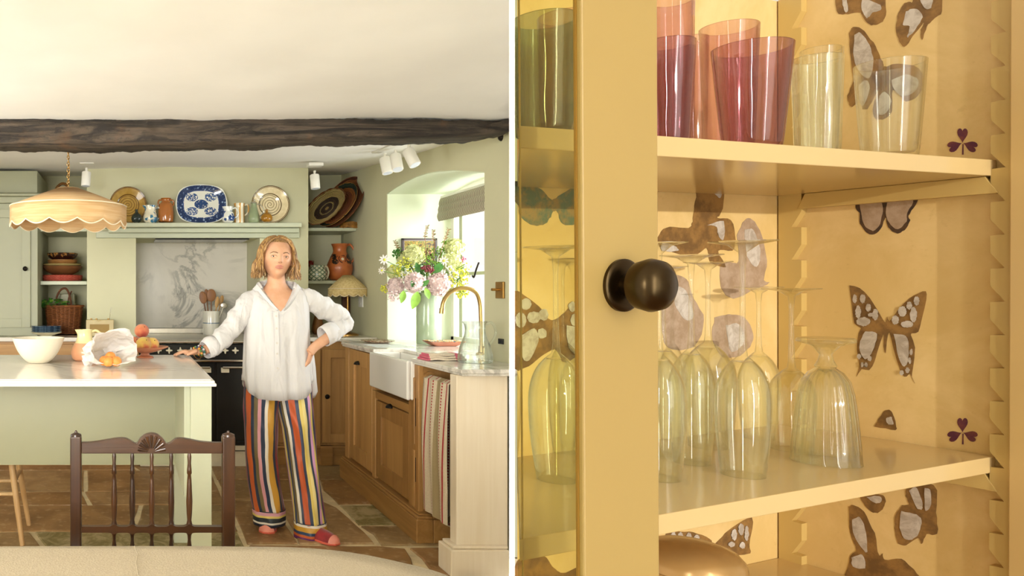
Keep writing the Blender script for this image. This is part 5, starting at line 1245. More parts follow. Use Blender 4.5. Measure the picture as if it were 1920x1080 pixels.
# her left arm (right in the picture), hand on the hip
sh2 = W(572, 560); el2 = at(648, 604, 4.22); wr2 = at(593, 648, 4.10)
body.append(arm([sh2, at(610, 580, 4.19), el2], [.045, .042, .038])); body.append(arm([el2, at(622, 628, 4.15), wr2, at(580, 662, 4.08)], [.038, .033, .027, .026]))
hw = at(582, 660, 4.085)
for q, (dx, dz, L) in enumerate(((-8, 14, 1), (-5, 18, 1), (-1, 20, 1), (3, 20, 1))):
    a = hw+V((q*.006-.008, -.010+q*.010, -.02)); body.append(g_tube(smooth_path([hw, a, a+V((-.012, -.004, -.035)), a+V((-.026, .0, -.06))], 3), lerp_list([.014, .0098, .0085, .0065], 3), 8))
body.append(g_tube([hw+V((0,.01,0)), hw+V((.014,.035,-.02)), hw+V((.008,.06,-.035))], [.013, .0105, .008], 8))
# feet
def foot(heel, toe):
    heel, toe = V(heel), V(toe); d = (toe-heel).normalized(); sd = V((0,0,1)).cross(d).normalized(); L = (toe-heel).length; R_ = []
    for t, a, z0_, z1_ in ((0, .022, .012, .075), (.12, .030, .010, .095), (.3, .028, .010, .085), (.5, .030, .010, .050), (.72, .036, .010, .034), (.9, .036, .010, .028), (1, .018, .012, .022)):
        c = heel+d*L*t; R_.append([c+sd*a*math.cos(2*PI*j/16)+V((0,0,(z0_+z1_)/2+(z1_-z0_)/2*math.sin(2*PI*j/16))) for j in range(16)])
    return g_rings(R_)
hL, tL = onz(513, 990, 0), onz(500, 1001, 0); tL = V((hL.x-.045, hL.y-.20, 0)); hL = onz(517, 981, 0); tL = onz(497, 1002, 0)
hR, tR = onz(562, 1000, 0), onz(632, 1026, 0)
hR = V((at(566, 0, 4.09).x, 4.09, 0)); tR = V((at(630, 0, 3.90).x, 3.90, 0))
hL = V((at(511, 0, 4.26).x, 4.26, 0)); tL = V((at(499, 0, 4.085).x, 4.085, 0))
body.append(foot(hL, tL)); body.append(foot(hR, tR))
for a, b in ((hL, tL), (hR, tR)):
    d = (b-a).normalized(); body.append(g_tube([a+d*.05+V((0,0,.06)), a+d*.045+V((0,0,.16))], [.034, .038], 14))
bo = obj('body', g_join(*body), skin, person, smooth=True, sharp=180, fix=False)
m = bo.modifiers.new('one_skin', 'REMESH'); m.mode = 'VOXEL'; m.voxel_size = .0036; m.use_smooth_shade = True
m = bo.modifiers.new('soft', 'SMOOTH'); m.factor = .5; m.iterations = 3
# face details
def hp(x, z, lift=0.0):
    """point on the face surface for head-space x,z (metres)"""
    best = None
    for i in range(nv):
        for j in range(nu):
            p = rings[i][j]
            if p.y > 0: continue
            e = (p.x-x)**2+(p.z-z)**2
            if best is None or e < best[0]: best = (e, p)
    return hm @ V((x, best[1].y-lift, z))
eyew = M('eye_white', 'e9e2d8', .15); iris = M('grey_green_iris', '5b6350', .15); pup = M('pupil', '16120f', .1); lash = M('lash_and_brow', '7a583c', .8); lipm = M('lips', 'c97c6e', .35)
rings = [[head_pt(2*PI*j/nu, PI*(i+.5)/nv) for j in range(nu)] for i in range(nv)]
for sd in (-1, 1):
    c = hp(sd*.031, .003, -.0075)
    e = obj('eye', g_sph(c, .0135, .0115, .0075, 20, 12), eyew, person, smooth=True)
    obj('iris', g_sph(c+V((0, -.0085, .0005)), .0058, .0036, .0058, 16, 8), iris, e, smooth=True); obj('pupil', g_sph(c+V((0, -.0112, .0005)), .0026, .0018, .0026, 12, 6), pup, e, smooth=True)
    obj('upper_lid', g_tube([hp(sd*.031+dx, .003+dz, .0028) for dx, dz in ((-.015, -.001), (-.008, .0058), (0, .0078), (.008, .0060), (.015, -.0005))], [.0012, .0022, .0025, .0022, .0012], 8), skin, e, smooth=True)
    obj('lash_line', g_tube([hp(sd*.031+dx, .003+dz, .0040) for dx, dz in ((-.014, -.001), (-.008, .0042), (0, .0058), (.008, .0044), (.014, -.001))], .0009, 6), lash, e, smooth=True)
    obj('eyebrow', g_tube([hp(sd*(.031+dx), .020+dz, .0008) for dx, dz in ((-.018, -.001), (-.008, .003), (.004, .005), (.019, -.002))], [.0020, .0030, .0026, .0010], 8, .5), lash, person, smooth=True)
up = [(-.021, 0), (-.011, .0040), (-.004, .0056), (0, .0046), (.004, .0056), (.011, .0040), (.021, 0)]
obj('lips', g_join(g_tube([hp(x, -.0475+z*.5, .0012) for x, z in up], [.0012, .0030, .0040, .0038, .0040, .0030, .0012], 8, .8), g_tube([hp(x, -.053-.0022*math.cos(x*60), .0014) for x in (-.021, -.011, 0, .011, .021)], [.0012, .0036, .0046, .0036, .0012], 8, .8)), lipm, person, smooth=True)
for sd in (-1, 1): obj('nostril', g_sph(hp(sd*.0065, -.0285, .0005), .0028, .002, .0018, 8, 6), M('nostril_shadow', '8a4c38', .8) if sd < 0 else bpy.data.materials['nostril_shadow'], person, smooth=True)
obj('earring', g_sph(hm @ V((.078, .0, -.038)), .005), brass, person, smooth=True)
# hair: many locks combed from a side parting down to the collar
hairs = []; RH = random.Random(4)
s = Sh('honey_blonde_hair'); x, y, z = s.xyz(); n = s.noise(1, 4, .6, vec=s.map((150, 150, 14))); n2 = s.noise(12, 2)
c = s.mix(n.step(.32, .68), '7d5430', 'cfa566'); c = s.mix(n2.step(.45, .75)*.5, c, '5d3d20'); s.col(c).set(rough=.38, spec=.5); hairm = s.m
part = -.004
def hsurf(u, v, off):
    d = V((math.sin(v)*math.sin(u), -math.sin(v)*math.cos(u), math.cos(v))); return V((d.x*(.080+off), d.y*(.096+off)+.006, d.z*(.108+off)+.004))
locks = []
for k in range(420):
    sd = -1 if k % 2 else 1
    az = (RH.uniform(1.9, 2*PI-1.9) if k > 300 else RH.uniform(.95, 2*PI-.95)) if k > 90 else None
    u = az if az is not None else sd*RH.uniform(1.0, 1.7)
    u = (u+PI) % (2*PI)-PI; sd = 1 if u > 0 else -1
    off = RH.uniform(.004, .020)
    pts = []
    v0 = RH.uniform(.05, .3)
    for q in range(6):
        v = v0+(1.60-v0)*q/5; uu = u*(.55+.45*min(1, q/2.5)) if abs(u) < 1.3 else u
        uu = sd*max(abs(uu), .35 if q < 2 else .95 if q > 3 else .75); p = hsurf(uu, v, off*(0.5+.5*q/5)); 
        p.x += part*(1-q/5); pts.append(p)
    L = RH.uniform(.078, .110)*(1.0 if abs(u) > .9 else .95); wv = RH.uniform(-.012, .012); e = pts[-1]
    outx = (sd*(.010 if sd > 0 else .014) if k % 3 else -sd*.022) if abs(math.sin(u)) > .3 else 0
    ph = RH.uniform(0, 6)
    for q in range(1, 7):
        t = q/6; bulge = .012*math.sin(t*PI*.9)*sd
        flick = (t > .75)*(t-.75)*4
        pts.append(e+V((outx*t+bulge*(1 if abs(math.sin(u)) > .3 else 0)+.003*math.sin(t*5+ph)+flick*sd*RH.uniform(.0, .022), wv*t+.005*math.cos(t*5+ph)*(.6)-.006*t, -L*t)))
    r0 = RH.uniform(.0042, .0070)
    locks.append(g_tube([hm @ p for p in smooth_path(pts, 2)], [r0*min(1, .35+i/4)*(1 if i < 16 else max(.18, 1-(i-16)/7)) for i in range(len(pts)*2-1)], 7, .6))
# front strands framing the brow
for sd in (-1, 1):
    for q in range(12):
        a = .012+q*.0055; pts = [V((part+sd*.004, -.055-q*.001, .104)), V((sd*(.038+a*.2), -.078+q*.001, .090)), V((sd*(.066+a*.12), -.060, .054-q*.002)), V((sd*(.079+a*.08), -.036, .010)), V((sd*(.084+a*.10), -.026, -.040)), V((sd*(.078+a*.25), -.026, -.080+q*.003)), V((sd*(.086+a*.3), -.026, -.108+q*.004))]
        locks.append(g_tube([hm @ p for p in smooth_path(pts, 3)], [.0035+.0035*math.sin(PI*i/18) for i in range(19)], 7, .7))
cap = [[hsurf(2*PI*j/48, .02+1.62*i/14, .003) for j in range(48)] for i in range(15)]
capv = []
g = g_rings(cap, True, False); keep = [f for f in g[1] if not any(g[0][i].y < -.050 and g[0][i].z < .078 for i in f)]
locks.append(([hm @ v for v in g[0]], keep))
obj('hair', g_join(*locks), hairm, person, smooth=True, sharp=80)
# ---- shirt
s = Sh('white_cotton_shirt'); n = s.noise(5, 4, .55, dist=.5); n2 = s.noise(200, 2); x, y, z = s.xyz()
wr = s.noise(1, 2, .5, vec=s.map((13, 13, 4.0)), dist=.8)
s.col('dedbd8').set(rough=.75, sheen=.2); s.bump(wr*1.0+n*.5, .7, .03); shirt_m = s.m
NS = 96
def sring(py, xl, xr, ry, dy=0, z_off=None, amp=0, seed=0, bulge=1.0, zf=None):
    cx = (xl+xr)/2; rx = (xr-xl)/2*kw; c = W(cx, py, dy); out = []
    for j in range(NS):
        a = 2*PI*j/NS; ca, sa = math.cos(a), math.sin(a)
        w_ = amp*(.6*math.sin(a*7+seed)+.5*math.sin(a*12+seed*2.1)+.35*math.sin(a*19-seed))
        fd = ry+(max(0, .112-ry)*(1-abs(ca))**.8 if (sa < 0 and zf and py < 600) else 0)
        p = c+V(((rx+w_*.4)*abs(ca)**.85*(1 if ca > 0 else -1), (fd+w_)*abs(sa)**.9*(1 if sa > 0 else -1), 0))
        if zf: p.z += zf(ca, sa)
        out.append(p)
    return out
def hemf(ca, sa):  # curved shirt tails: low front and back, high at the side seams
    return .085*(abs(ca)**5)-.012*(1-abs(ca)**5)
def neckf(ca, sa):
    return (-.150*(1-abs(ca))**.9 if sa < 0 else .018*(1-abs(ca)))
def chestf(f): return lambda ca, sa: (-.150*(1-abs(ca))**.9*f if sa < 0 else 0)
R_ = [sring(741, 454, 586, .120, .012, amp=.017, seed=1, zf=hemf), sring(722, 454, 585, .120, .012, amp=.016, seed=1.05, zf=lambda c, s_: hemf(c, s_)*.6), sring(700, 455, 583, .118, .012, amp=.014, seed=1.1), sring(670, 456, 582, .114, .01, amp=.011, seed=1.2),
      sring(640, 457, 580, .113, .005, amp=.006, seed=1.35), sring(610, 459, 579, .112, 0, amp=.004, seed=1.5), sring(585, 461, 579, .110, 0, amp=.003, seed=1.7), sring(568, 463, 579, .102, .005, amp=.002, seed=2), sring(556, 466, 577, .090, .01, zf=lambda c, s_: 0),
      sring(547, 471, 571, .078, .012, zf=lambda c, s_: 0), sring(541, 477, 563, .068, .015, zf=lambda c, s_: 0), sring(536, 483, 555, .062, .018, zf=lambda c, s_: 0), sring(533, 487, 550, .060, .02, zf=neckf)]
zt_ = W(0, 533, 0).z
for k_, ring in enumerate(R_[6:-1]):
    for j, p in enumerate(ring):
        ca, sa = math.cos(2*PI*j/NS), math.sin(2*PI*j/NS)
        if sa < 0: p.z = min(p.z, zt_+neckf(ca, sa)-.006*(len(R_)-8-k_))
so = obj('shirt', g_rings(R_, False, False), shirt_m, person, smooth=True, sharp=180); mm_ = so.modifiers.new('t', 'SOLIDIFY'); mm_.thickness = .0025
def sleeve(pts, rad, seed, n=7):
    P = smooth_path(pts, n); r = lerp_list(rad, n)
    def wb(i, a): return .06*math.sin(i*.8+2*math.sin(a)+seed)+.06*math.sin(i*1.25+a*2+seed)+.03*math.sin(i*2.1-a*3)
    g = g_tube(P, r, 28, .9, wb); n_ = 28
    return (g[0], [f for f in g[1] if len(f) == 4])
for pts, rad, sdd in (([W(484, 556, .01), W(468, 566, .0), at(450, 592, 4.13), at(430, 620, 4.10), at(408, 642, 4.05), at(391, 655, 4.02)], [.046, .060, .061, .057, .055, .050], 1),
                      ([W(560, 553, .01), W(580, 562, .01), at(608, 578, 4.19), at(634, 592, 4.21), at(645, 604, 4.21), at(634, 616, 4.18), at(612, 629, 4.15)], [.044, .060, .061, .056, .050, .052, .052], 3)):
    sl = obj('sleeve', sleeve(pts, rad, sdd), shirt_m, so, smooth=True, sharp=180); mm_ = sl.modifiers.new('t', 'SOLIDIFY'); mm_.thickness = .002
def cuff(a, b, r0, r1):
    c = obj('cuff', (lambda g: (g[0], [f for f in g[1] if len(f) == 4]))(g_tube([a, (a+b)/2, b], [r0, r0*1.03, r1], 28, .85, lambda i, q: .03*math.sin(3*q+i))), shirt_m, so, smooth=True, sharp=180); m_ = c.modifiers.new('t', 'SOLIDIFY'); m_.thickness = .004
cuff(at(402, 646, 4.045), at(384, 657, 4.01), .058, .050); cuff(at(628, 620, 4.17), at(606, 632, 4.14), .058, .058)
# collar band and points
top = R_[-1]; col = []
for j in range(NS):
    a = 2*PI*j/NS; ca, sa = math.cos(a), math.sin(a); p = top[j]; o_ = V((ca, sa*.8, 0)).normalized()
    fr = max(0, -sa)
    col.append([p+V((0,0,-.004)), p+V((0,0,.014))*(1-fr*.6)+o_*.003, p+o_*(.014)+V((0,0,.010)), p+o_*(.032+.006*fr)+V((0,0,-.022-.012*fr))])
idx = [j for j in range(NS) if not (math.sin(2*PI*j/NS) < 0 and abs(math.cos(2*PI*j/NS)) < .80)]
st = next(i for i in range(len(idx)) if (idx[i]-idx[i-1]) % NS != 1); idx = idx[st:]+idx[:st]
rows_ = [[col[j][q] for q in range(4)] for j in idx]
for q in (1, 2, 3): pass
cl_ = obj('collar', g_rings(rows_, False, False, False), shirt_m, so, smooth=True, sharp=60); m_ = cl_.modifiers.new('t', 'SOLIDIFY'); m_.thickness = .003
# lapels: the open front edges turned outwards
for sd in (-1, 1):
    rr_ = []
    fr_ = sorted([j for j in range(NS) if math.sin(2*PI*j/NS) < -.02 and sd*math.cos(2*PI*j/NS) > .02], key=lambda j: -abs(math.cos(2*PI*j/NS)))
    for j in fr_:
        t = abs(math.cos(2*PI*j/NS)); a = top[j]; w_ = .040*t**.7+.004
        rr_.append([a+V((0, .002, 0)), a+V((sd*w_*.45, -.013, .003)), a+V((sd*w_, -.006-.010*t, -.55*w_))])
    o = obj('lapel', g_rings(rr_, False, False, False), shirt_m, so, smooth=True); m_ = o.modifiers.new('t', 'SOLIDIFY'); m_.thickness = .0025
plk = [W(x, y, dy) for x, y, dy in ((517, 585, -.105), (518, 610, -.114), (519, 650, -.114), (520, 690, -.108), (521, 738, -.104))]
P = smooth_path(plk, 6)
g = g_rings([[p+V((-.014, -.004, 0)), p+V((-.013, -.0075, 0)), p+V((.013, -.0075, 0)), p+V((.014, -.004, 0))] for p in P])
obj('button_placket', g, shirt_m, so, smooth=True, sharp=50)
for y in (594, 616, 640, 662, 690, 716): c = V(min(P, key=lambda p: abs(p.z-W(0, y, -.11).z))); obj('button', g_cyl(c+V((0,-.0075,0)), c+V((0,-.0105,0)), .0052, 12), M('pearl_button', 'd8d2c6', .2) if y == 594 else bpy.data.materials['pearl_button'], so, smooth=True)
# back tail showing at her left hip
tl_ = [[W(570, 648, .05), W(580, 650, .06), W(588, 658, .07)], [W(572, 680, .04), W(584, 680, .06), W(592, 690, .08)], [W(574, 710, .04), W(587, 712, .06), W(594, 716, .08)], [W(576, 735, .05), W(588, 738, .06), W(596, 734, .08)], [W(577, 747, .05), W(584, 748, .06), W(591, 745, .08)]]
tl_ = [[smooth_path(r, 3)[i] for i in range(7)] for r in tl_]
o = obj('shirt_tail', g_rings(tl_, False, False, False), shirt_m, so, smooth=True); m_ = o.modifiers.new('t', 'SOLIDIFY'); m_.thickness = .003
# ---- trousers
stops = ['8e2c4c','24344e','d2642c','d2642c','24344e','7a6a44','e0a0a8','24344e','efe6d6','cf9a34','cf9a34','232a40','8a2820','5a2038','dba8bc','e8cf6a','34405a','7a6a44','efe6d6','34405a','c85a28','c85a28','34405a','e8cf6a','f0dc90','34405a','d8a0cc','e8cf6a','24344e','7a2c58']
s = Sh('striped_silk'); uvn = s.nt.nodes.new('ShaderNodeSeparateXYZ'); s.nt.links.new(s.tc('UV'), uvn.inputs[0]); u_, v_ = E(s.nt, uvn.outputs[0]), E(s.nt, uvn.outputs[1])
uu = u_+(s.noise(6, 2)-.5)*.03
c = s.ramp(uu.frac(), [(i/len(stops), c_) for i, c_ in enumerate(stops)], 'CONSTANT')
s.col(c).set(rough=.5, sheen=.2); wr = s.noise(1, 3, .5, vec=s.map((14, 14, 4))); s.bump(wr, .4, .02); silk = s.m
def cuffmat(nm, cols):
    s = Sh(nm); q = s.nt.nodes.new('ShaderNodeSeparateXYZ'); s.nt.links.new(s.tc('UV'), q.inputs[0]); s.col(s.ramp(E(s.nt, q.outputs[1]), cols, 'CONSTANT')).set(rough=.4); return s.m
def leg(rows_, u0, u1, name='trouser_leg', mat_=silk, amp=.006, sd=1, ph=0):
    n = 72; R_, UV = [], []
    P = rows_
    for i, (y, xl, xr, ry, dy) in enumerate(P):
        cx = (xl+xr)/2; rx = (xr-xl)/2*kw*(YW+dy)/YW; c = at(cx, y, YW+dy); ring = []
        A = amp*min(1, i/2.0)
        for j in range(n+1):
            a = 2*PI*j/n+PI/2; ca, sa = math.cos(a), math.sin(a)
            w_ = A*(math.sin(a*5+i*.35+ph)+.6*math.sin(a*9-i*.5+ph))
            ring.append(c+V(((rx+w_*.3)*ca, (ry+w_)*sa, 0))); UV.append((u0+(u1-u0)*j/n, i/(len(P)-1)))
        R_.append(ring)
    g = g_rings(R_, False, False, False)
    o = obj(name, g, mat_, person, smooth=True, sharp=180, uv=UV, fix=False); m_ = o.modifiers.new('t', 'SOLIDIFY'); m_.thickness = .002; m_.offset = 0
    return o
def dens(rows_, n=5):
    out = []
    for a, b in zip(rows_, rows_[1:]):
        for q in range(n): t = q/n; t2 = t; out.append(tuple(x+(y-x)*t2 for x, y in zip(a, b)))
    out.append(rows_[-1]); return out
L_ = [(690, 458, 530, .082, .03), (725, 457.5, 527, .084, .025), (745, 457, 524, .088, .015), (770, 457, 521, .092, 0), (800, 458, 520, .09, -.005), (850, 460, 519, .085, -.01), (900, 465, 524, .082, 0), (940, 471, 531, .085, .015), (954, 474, 534, .085, .02)]
Rr_ = [(690, 508, 582, .082, .03), (725, 512, 584, .084, .025), (745, 516, 585, .088, .015), (770, 521, 587, .092, 0), (800, 529, 589, .09, -.01), (850, 536, 593, .085, -.03), (900, 543, 599, .085, -.05), (950, 549, 606, .088, -.07), (978, 552, 610, .09, -.085)]
leg(dens(L_), -.25, 1.02-.25+.0, ph=.5); leg(dens(Rr_), .18, 1.35, ph=2.2)
cL = cuffmat('left_cuff_stripes', [(0, '232a30'), (.06, 'd9a0b0'), (.28, 'e3cc70'), (.42, '2a3238'), (.70, 'ece4d4'), (.82, '2a3040')])
cR = cuffmat('right_cuff_stripes', [(0, '24304a'), (.05, 'efe6d6'), (.20, 'd09c36'), (.50, '2c4468'), (.66, 'c8622c'), (.80, '6e2c66')])
leg(dens([(952, 473.5, 535, .086, .02), (966, 474, 535, .088, .02), (981, 475, 534, .087, .02)], 4), 0, 1, 'turned_cuff', cL, .004, ph=.5); leg(dens([(975, 551.5, 610.5, .092, -.085), (990, 552, 612, .094, -.09), (1007, 552, 614, .093, -.095)], 4), 0, 1, 'turned_cuff', cR, .004, ph=2.2)
# ---- shoes
velv = M('red_velvet', '9c1420', .6, var=.25, scale=30, sheen=.6); coral = M('coral_leather', 'e06a54', .4); coralp = M('coral_pale', 'ee9682', .4)
def shoe(heel, toe):
    heel, toe = V(heel), V(toe); d = (toe-heel).normalized(); sd = V((0,0,1)).cross(d).normalized(); L = (toe-heel).length
    sh = obj('shoe', g_rings([[heel+d*(L+.0)*t+sd*a*math.cos(2*PI*j/24)+V((0,0,.010+h*max(0, math.sin(2*PI*j/24)))) for j in range(24)] for t, a, h in ((-.03, .020, .05), (.03, .034, .06), (.15, .038, .062), (.35, .039, .060), (.55, .043, .055), (.78, .046, .046), (.95, .040, .034), (1.03, .020, .022))]), velv, person, smooth=True, sharp=50)
    obj('sole', g_poly([heel+d*L*t+sd*a+V((0,0,.0005)) for t, a in ((-.05, .015), (.05, .036), (.35, .038), (.75, .049), (.95, .043), (1.06, .018), (1.06, -.018), (.95, -.043), (.75, -.049), (.35, -.038), (.05, -.036), (-.05, -.015))], (0,0,.012)), coral, sh, bevel=.003)
    obj('toe_cap', g_rings([[heel+d*L*t+sd*a*math.cos(2*PI*j/20)+V((0,0,.011+h*max(0, math.sin(2*PI*j/20)))) for j in range(20)] for t, a, h in ((.93, .0432, .0375), (.98, .036, .031), (1.035, .023, .025), (1.065, .010, .012))]), coralp, sh, smooth=True, sharp=50)
shoe(hL, tL); shoe(hR, tR)
# ---- bracelets of coloured beads
bc_ = [M('bead_'+n_, c_, .2) for n_, c_ in (('teal', '2e6a5c'), ('amber', 'c98a34'), ('grey', 'c3c4c2'), ('green', '5a7a3c'), ('rust', '8a4a34'), ('navy', '2c3a52'))]
ax = (at(383, 657, 4.02)-at(370, 662, 3.99)).normalized(); s1 = ax.cross(V((0,0,1))).normalized(); s2 = ax.cross(s1)
for q, (c, r) in enumerate(((at(376, 659, 4.0), .030), (at(370, 662, 3.985), .033))):
    br_ = obj('beaded_bracelet', g_tube([c+s1*r*math.cos(a)+s2*r*math.sin(a) for a in [2*PI*j/24 for j in range(25)]], .002, 6), brass, person, smooth=True)
    for j in range(14):
        a = 2*PI*j/14; p = c+(s1*math.cos(a)+s2*math.sin(a))*r; p.z = max(p.z, ZI+.008); obj('bead', g_sph(p, .0072, seg=10, rg=7), bc_[(j*2+q) % 6], br_, smooth=True)

# ================================================================== YELLOW GLASS CUPBOARD (right)
VW = V((-.0159, -.017, 1)).normalized()
F0 = V((3880/1400, 1, .068)); FS = (F0-VW*F0.dot(VW)).normalized(); DT = VW.cross(FS).normalized()
O0 = at(1240, 254.5, .63)
def C(s, t, w_): return O0+FS*s+DT*t+VW*w_
MR = Matrix((FS, DT, VW)).transposed()
def ray(px, py): return at(px, py, 1.0)-V((0,0,EYE))
def hit(px, py, ax, val):
    d = ray(px, py); nrm = (FS, DT, VW)[ax]
    k = (val-(V((0,0,EYE))-O0).dot(nrm))/d.dot(nrm); P = V((0,0,EYE))+d*k-O0
    return [P.dot(FS), P.dot(DT), P.dot(VW)]
sE = hit(1869, 310, 1, 0)[0]
sW = sE+.0012
tSh = hit(1760, 560, 0, sW)[1]
pr = .0172
tF = hit(1892, 560, 0, sW-pr)[1]
tB = hit(1467, 450, 0, sW)[1]
wT2 = -(hit(1240, 254.5, 1, 0)[2]-hit(1240, 965, 1, 0)[2])
TH = .0173
wt, wb = .24, -.66
def leftlim(t, w_, m=.006):
    # s at which the cupboard meets the divider
    a = C(0, t, w_); # x = .5143*y + m
    return (.5143*a.y+m-a.x)/(FS.x-.5143*FS.y)
def cb_box(s0, s1, t0, t1, w0, w1):
    return [C(s, t, w_) for s in (s0, s1) for t in (t0, t1) for w_ in (w0, w1)], [(0,1,3,2), (4,6,7,5), (0,4,5,1), (2,3,7,6), (0,2,6,4), (1,5,7,3)]
def cb_slab(s1, t0, t1, w0, w1):
    """box whose left end follows the divider"""
    v = [C(leftlim(t, w_) if k == 0 else s1, t, w_) for k in (0, 1) for t in (t0, t1) for w_ in (w0, w1)]
    return v, [(0,1,3,2), (4,6,7,5), (0,4,5,1), (2,3,7,6), (0,2,6,4), (1,5,7,3)]
yp = M('yellow_eggshell_paint', 'c6a965', .35, var=.02, scale=3)
yp2 = M('yellow_gloss_shelf_paint', 'ceb37c', .16, var=.03, scale=3)
s = Sh('gold_wallpaper'); n = s.noise(9, 6, .65, dist=.5); n2 = s.noise(60, 4, .7); n3 = s.noise(2.5, 3)
c = s.mix(n.step(.32, .7), 'd6b774', 'e6c98c'); c = s.mix(n3.step(.5, .75)*.35, c, 'c29a58'); c = s.mix(n2.step(.6, .75)*.25, c, 'b08c4c')
s.col(c).set(rough=.5); gold = s.m
s = Sh('painted_brown'); n = s.noise(40, 5, .7); s.col(s.mix(n.step(.35, .65), '6e5029', '96703a')).set(rough=.6); b_brown = s.m
s = Sh('painted_white'); n = s.noise(60, 5, .7, dist=.8); s.col(s.mix(n.step(.35, .65), 'a89c8c', 'cbc3b6')).set(rough=.6); b_white = s.m
s = Sh('painted_teal'); n = s.noise(50, 5, .7); s.col(s.mix(n.step(.4, .6), '5f7260', '9a8152')).set(rough=.6); b_teal = s.m
s = Sh('painted_dark'); n = s.noise(50, 5, .7); s.col(s.mix(n.step(.4, .6), '3a2a20', '5a4028')).set(rough=.6); b_dark = s.m
s = Sh('heart_plum'); n = s.noise(70, 5, .7); s.col(s.mix(n.step(.4, .7), '55203a', '7d4038')).set(rough=.6); b_plum = s.m
s = Sh('painted_mauve'); n = s.noise(50, 5, .7); s.col(s.mix(n.step(.35, .65), '9d8468', 'b39c84')).set(rough=.6); b_mauve = s.m
cup_ = thing('glass_cupboard', C(.2, .1, wb), 'mustard yellow painted glass cupboard lined with butterfly paper', 'cupboard')
wall_b = obj('back_panel', cb_slab(sW+.02, tB, tB+.012, wb, wt), gold, cup_)
wall_s = obj('side_panel', cb_box(sW, sW+.016, tF-.01, tB, wb, wt), gold, cup_)
obj('left_panel', cb_box(leftlim(.0, 0), leftlim(.0, 0)+.001, -.0, .001, wb, wt), yp, cup_)
obj('face_frame', cb_box(sW-pr, sW+.16, tF-.018, tF, wb, wt), M('yellow_frame_paint', 'c4a468', .3, var=.03), cup_, bevel=.001)
# saw-tooth battens
def batten(t0, dirn, name):
    pitch = 62/1400*C(sW, t0, 0).y*1.0
    prof = []; w_ = wt
    tw = .016; k = .011
    while w_ > wb:
        prof += [(t0, w_), (t0, w_-pitch*.52), (t0+k*dirn*-1, w_-pitch*.98)]
        w_ -= pitch
    back = t0-tw*dirn*1.6
    pts = [(t, w_) for t, w_ in prof]
    poly = []
    g = []
    # build as stacked quads so the notches stay clean
    for i in range(0, len(pts)-1):
        (ta, wa), (tb, wb_) = pts[i], pts[i+1]
        if abs(wa-wb_) < 1e-6: continue
        v = [C(s_, t, w_) for s_ in (sW-.0115, sW-.0002) for (t, w_) in ((ta, wa), (back, wa), (back, wb_), (tb, wb_))]
        g.append((v, [(0,1,2,3), (4,7,6,5), (0,4,5,1), (1,5,6,2), (2,6,7,3), (3,7,4,0)]))
    return obj(name, g_join(*g), yp, cup_)
tbk = hit(1513, 450, 0, sW-.0)[1]
batten(tbk, -1, 'notched_batten')
tfr = hit(1857, 450, 0, sW-.0115)[1]
batten(tfr, 1, 'notched_batten')
# shelves
def cupshelf(wtop, lab, name='cupboard_shelf'):
    g = g_join(cb_slab(sE, 0, tB-.0005, wtop-TH, wtop))
    return tag(obj(name, g, yp2, bevel=.0008), lab, 'shelf')
cupshelf(0, 'upper yellow cupboard shelf carrying purple and clear tumblers')
cupshelf(wT2, 'lower yellow cupboard shelf carrying upturned wine glasses')
def cleat(wtop):
    h = .019
    tf, tb_ = tfr, tbk
    a = [(tf-.008, wtop-h), (tf, wtop-.0002), (tb_+.001, wtop-.0002), (tb_+.006, wtop-h)]
    a = [(tf-.006, wtop-h), (tf+.004, wtop-.0002), (tb_-.004, wtop-.0002), (tb_+.004, wtop-h)]
    return obj('shelf_cleat', g_poly([C(sW-.0125, t, w_) for t, w_ in a], FS*.0123), yp, cup_, bevel=.0006)
cleat(-TH); cleat(wT2-TH)
# printed butterflies on the paper, thin cut shapes lying on the panels
def on_side(pts, lift=.0004): return [C(sW-lift, *hit(x, y, 0, sW)[1:]) for x, y in pts]
def on_back(pts, lift=.0004): return [C(hit(x, y, 1, tB)[0], tB-lift, hit(x, y, 1, tB)[2]) for x, y in pts]
def rag(pts, k=5, amp=1.5, seed=0):
    r = random.Random(seed); out = []
    P = smooth_path([(x, y, 0) for x, y in pts]+[(pts[0][0], pts[0][1], 0)], k)[:-1]
    return [(p.x+r.uniform(-amp, amp), p.y+r.uniform(-amp, amp)) for p in P]
bf_n = [0]
from mathutils.geometry import delaunay_2d_cdt
def g_tess(P, q, d):
    n = len(q)
    r = delaunay_2d_cdt([V(p).to_2d() for p in q], [], [list(range(n))], 1, 1e-4)
    lut = [r[3][i][0] if r[3][i] else 0 for i in range(len(r[0]))]
    tri = [tuple(lut[i] for i in f) for f in r[2]]
    d = V(d)
    return list(P)+[p+d for p in P], [tuple(reversed(f)) for f in tri]+[tuple(i+n for i in f) for f in tri]+[(i, (i+1) % n, (i+1) % n+n, i+n) for i in range(n)]
def motif(place, shapes, panel, name='butterfly'):
    root = None
    for i, (m, pts, *o_) in enumerate(shapes):
        bf_n[0] += 1
        q = rag(pts, 4 if len(pts) < 32 else 2, (.8 if i else 1.0) if len(pts) < 32 else .15, bf_n[0]) if not o_ else pts
        lift = .0004+.00025*i if i < 3 else .0011+.00003*i
        P = place(q, lift); d = (FS if place is on_side else DT)*.0003
        # centre fan keeps outlines clean
        ob = obj(name if root is None else 'wing_marking', g_tess(P, q, d), m, panel if root is None else root)
        if root is None: root = ob
    return root
def spots(lst, r=1): return [(b_white, [(x+a*1.3*math.cos(u*PI/4), y+b*1.2*math.sin(u*PI/4)) for u in range(8)]) for x, y, a, b in lst]
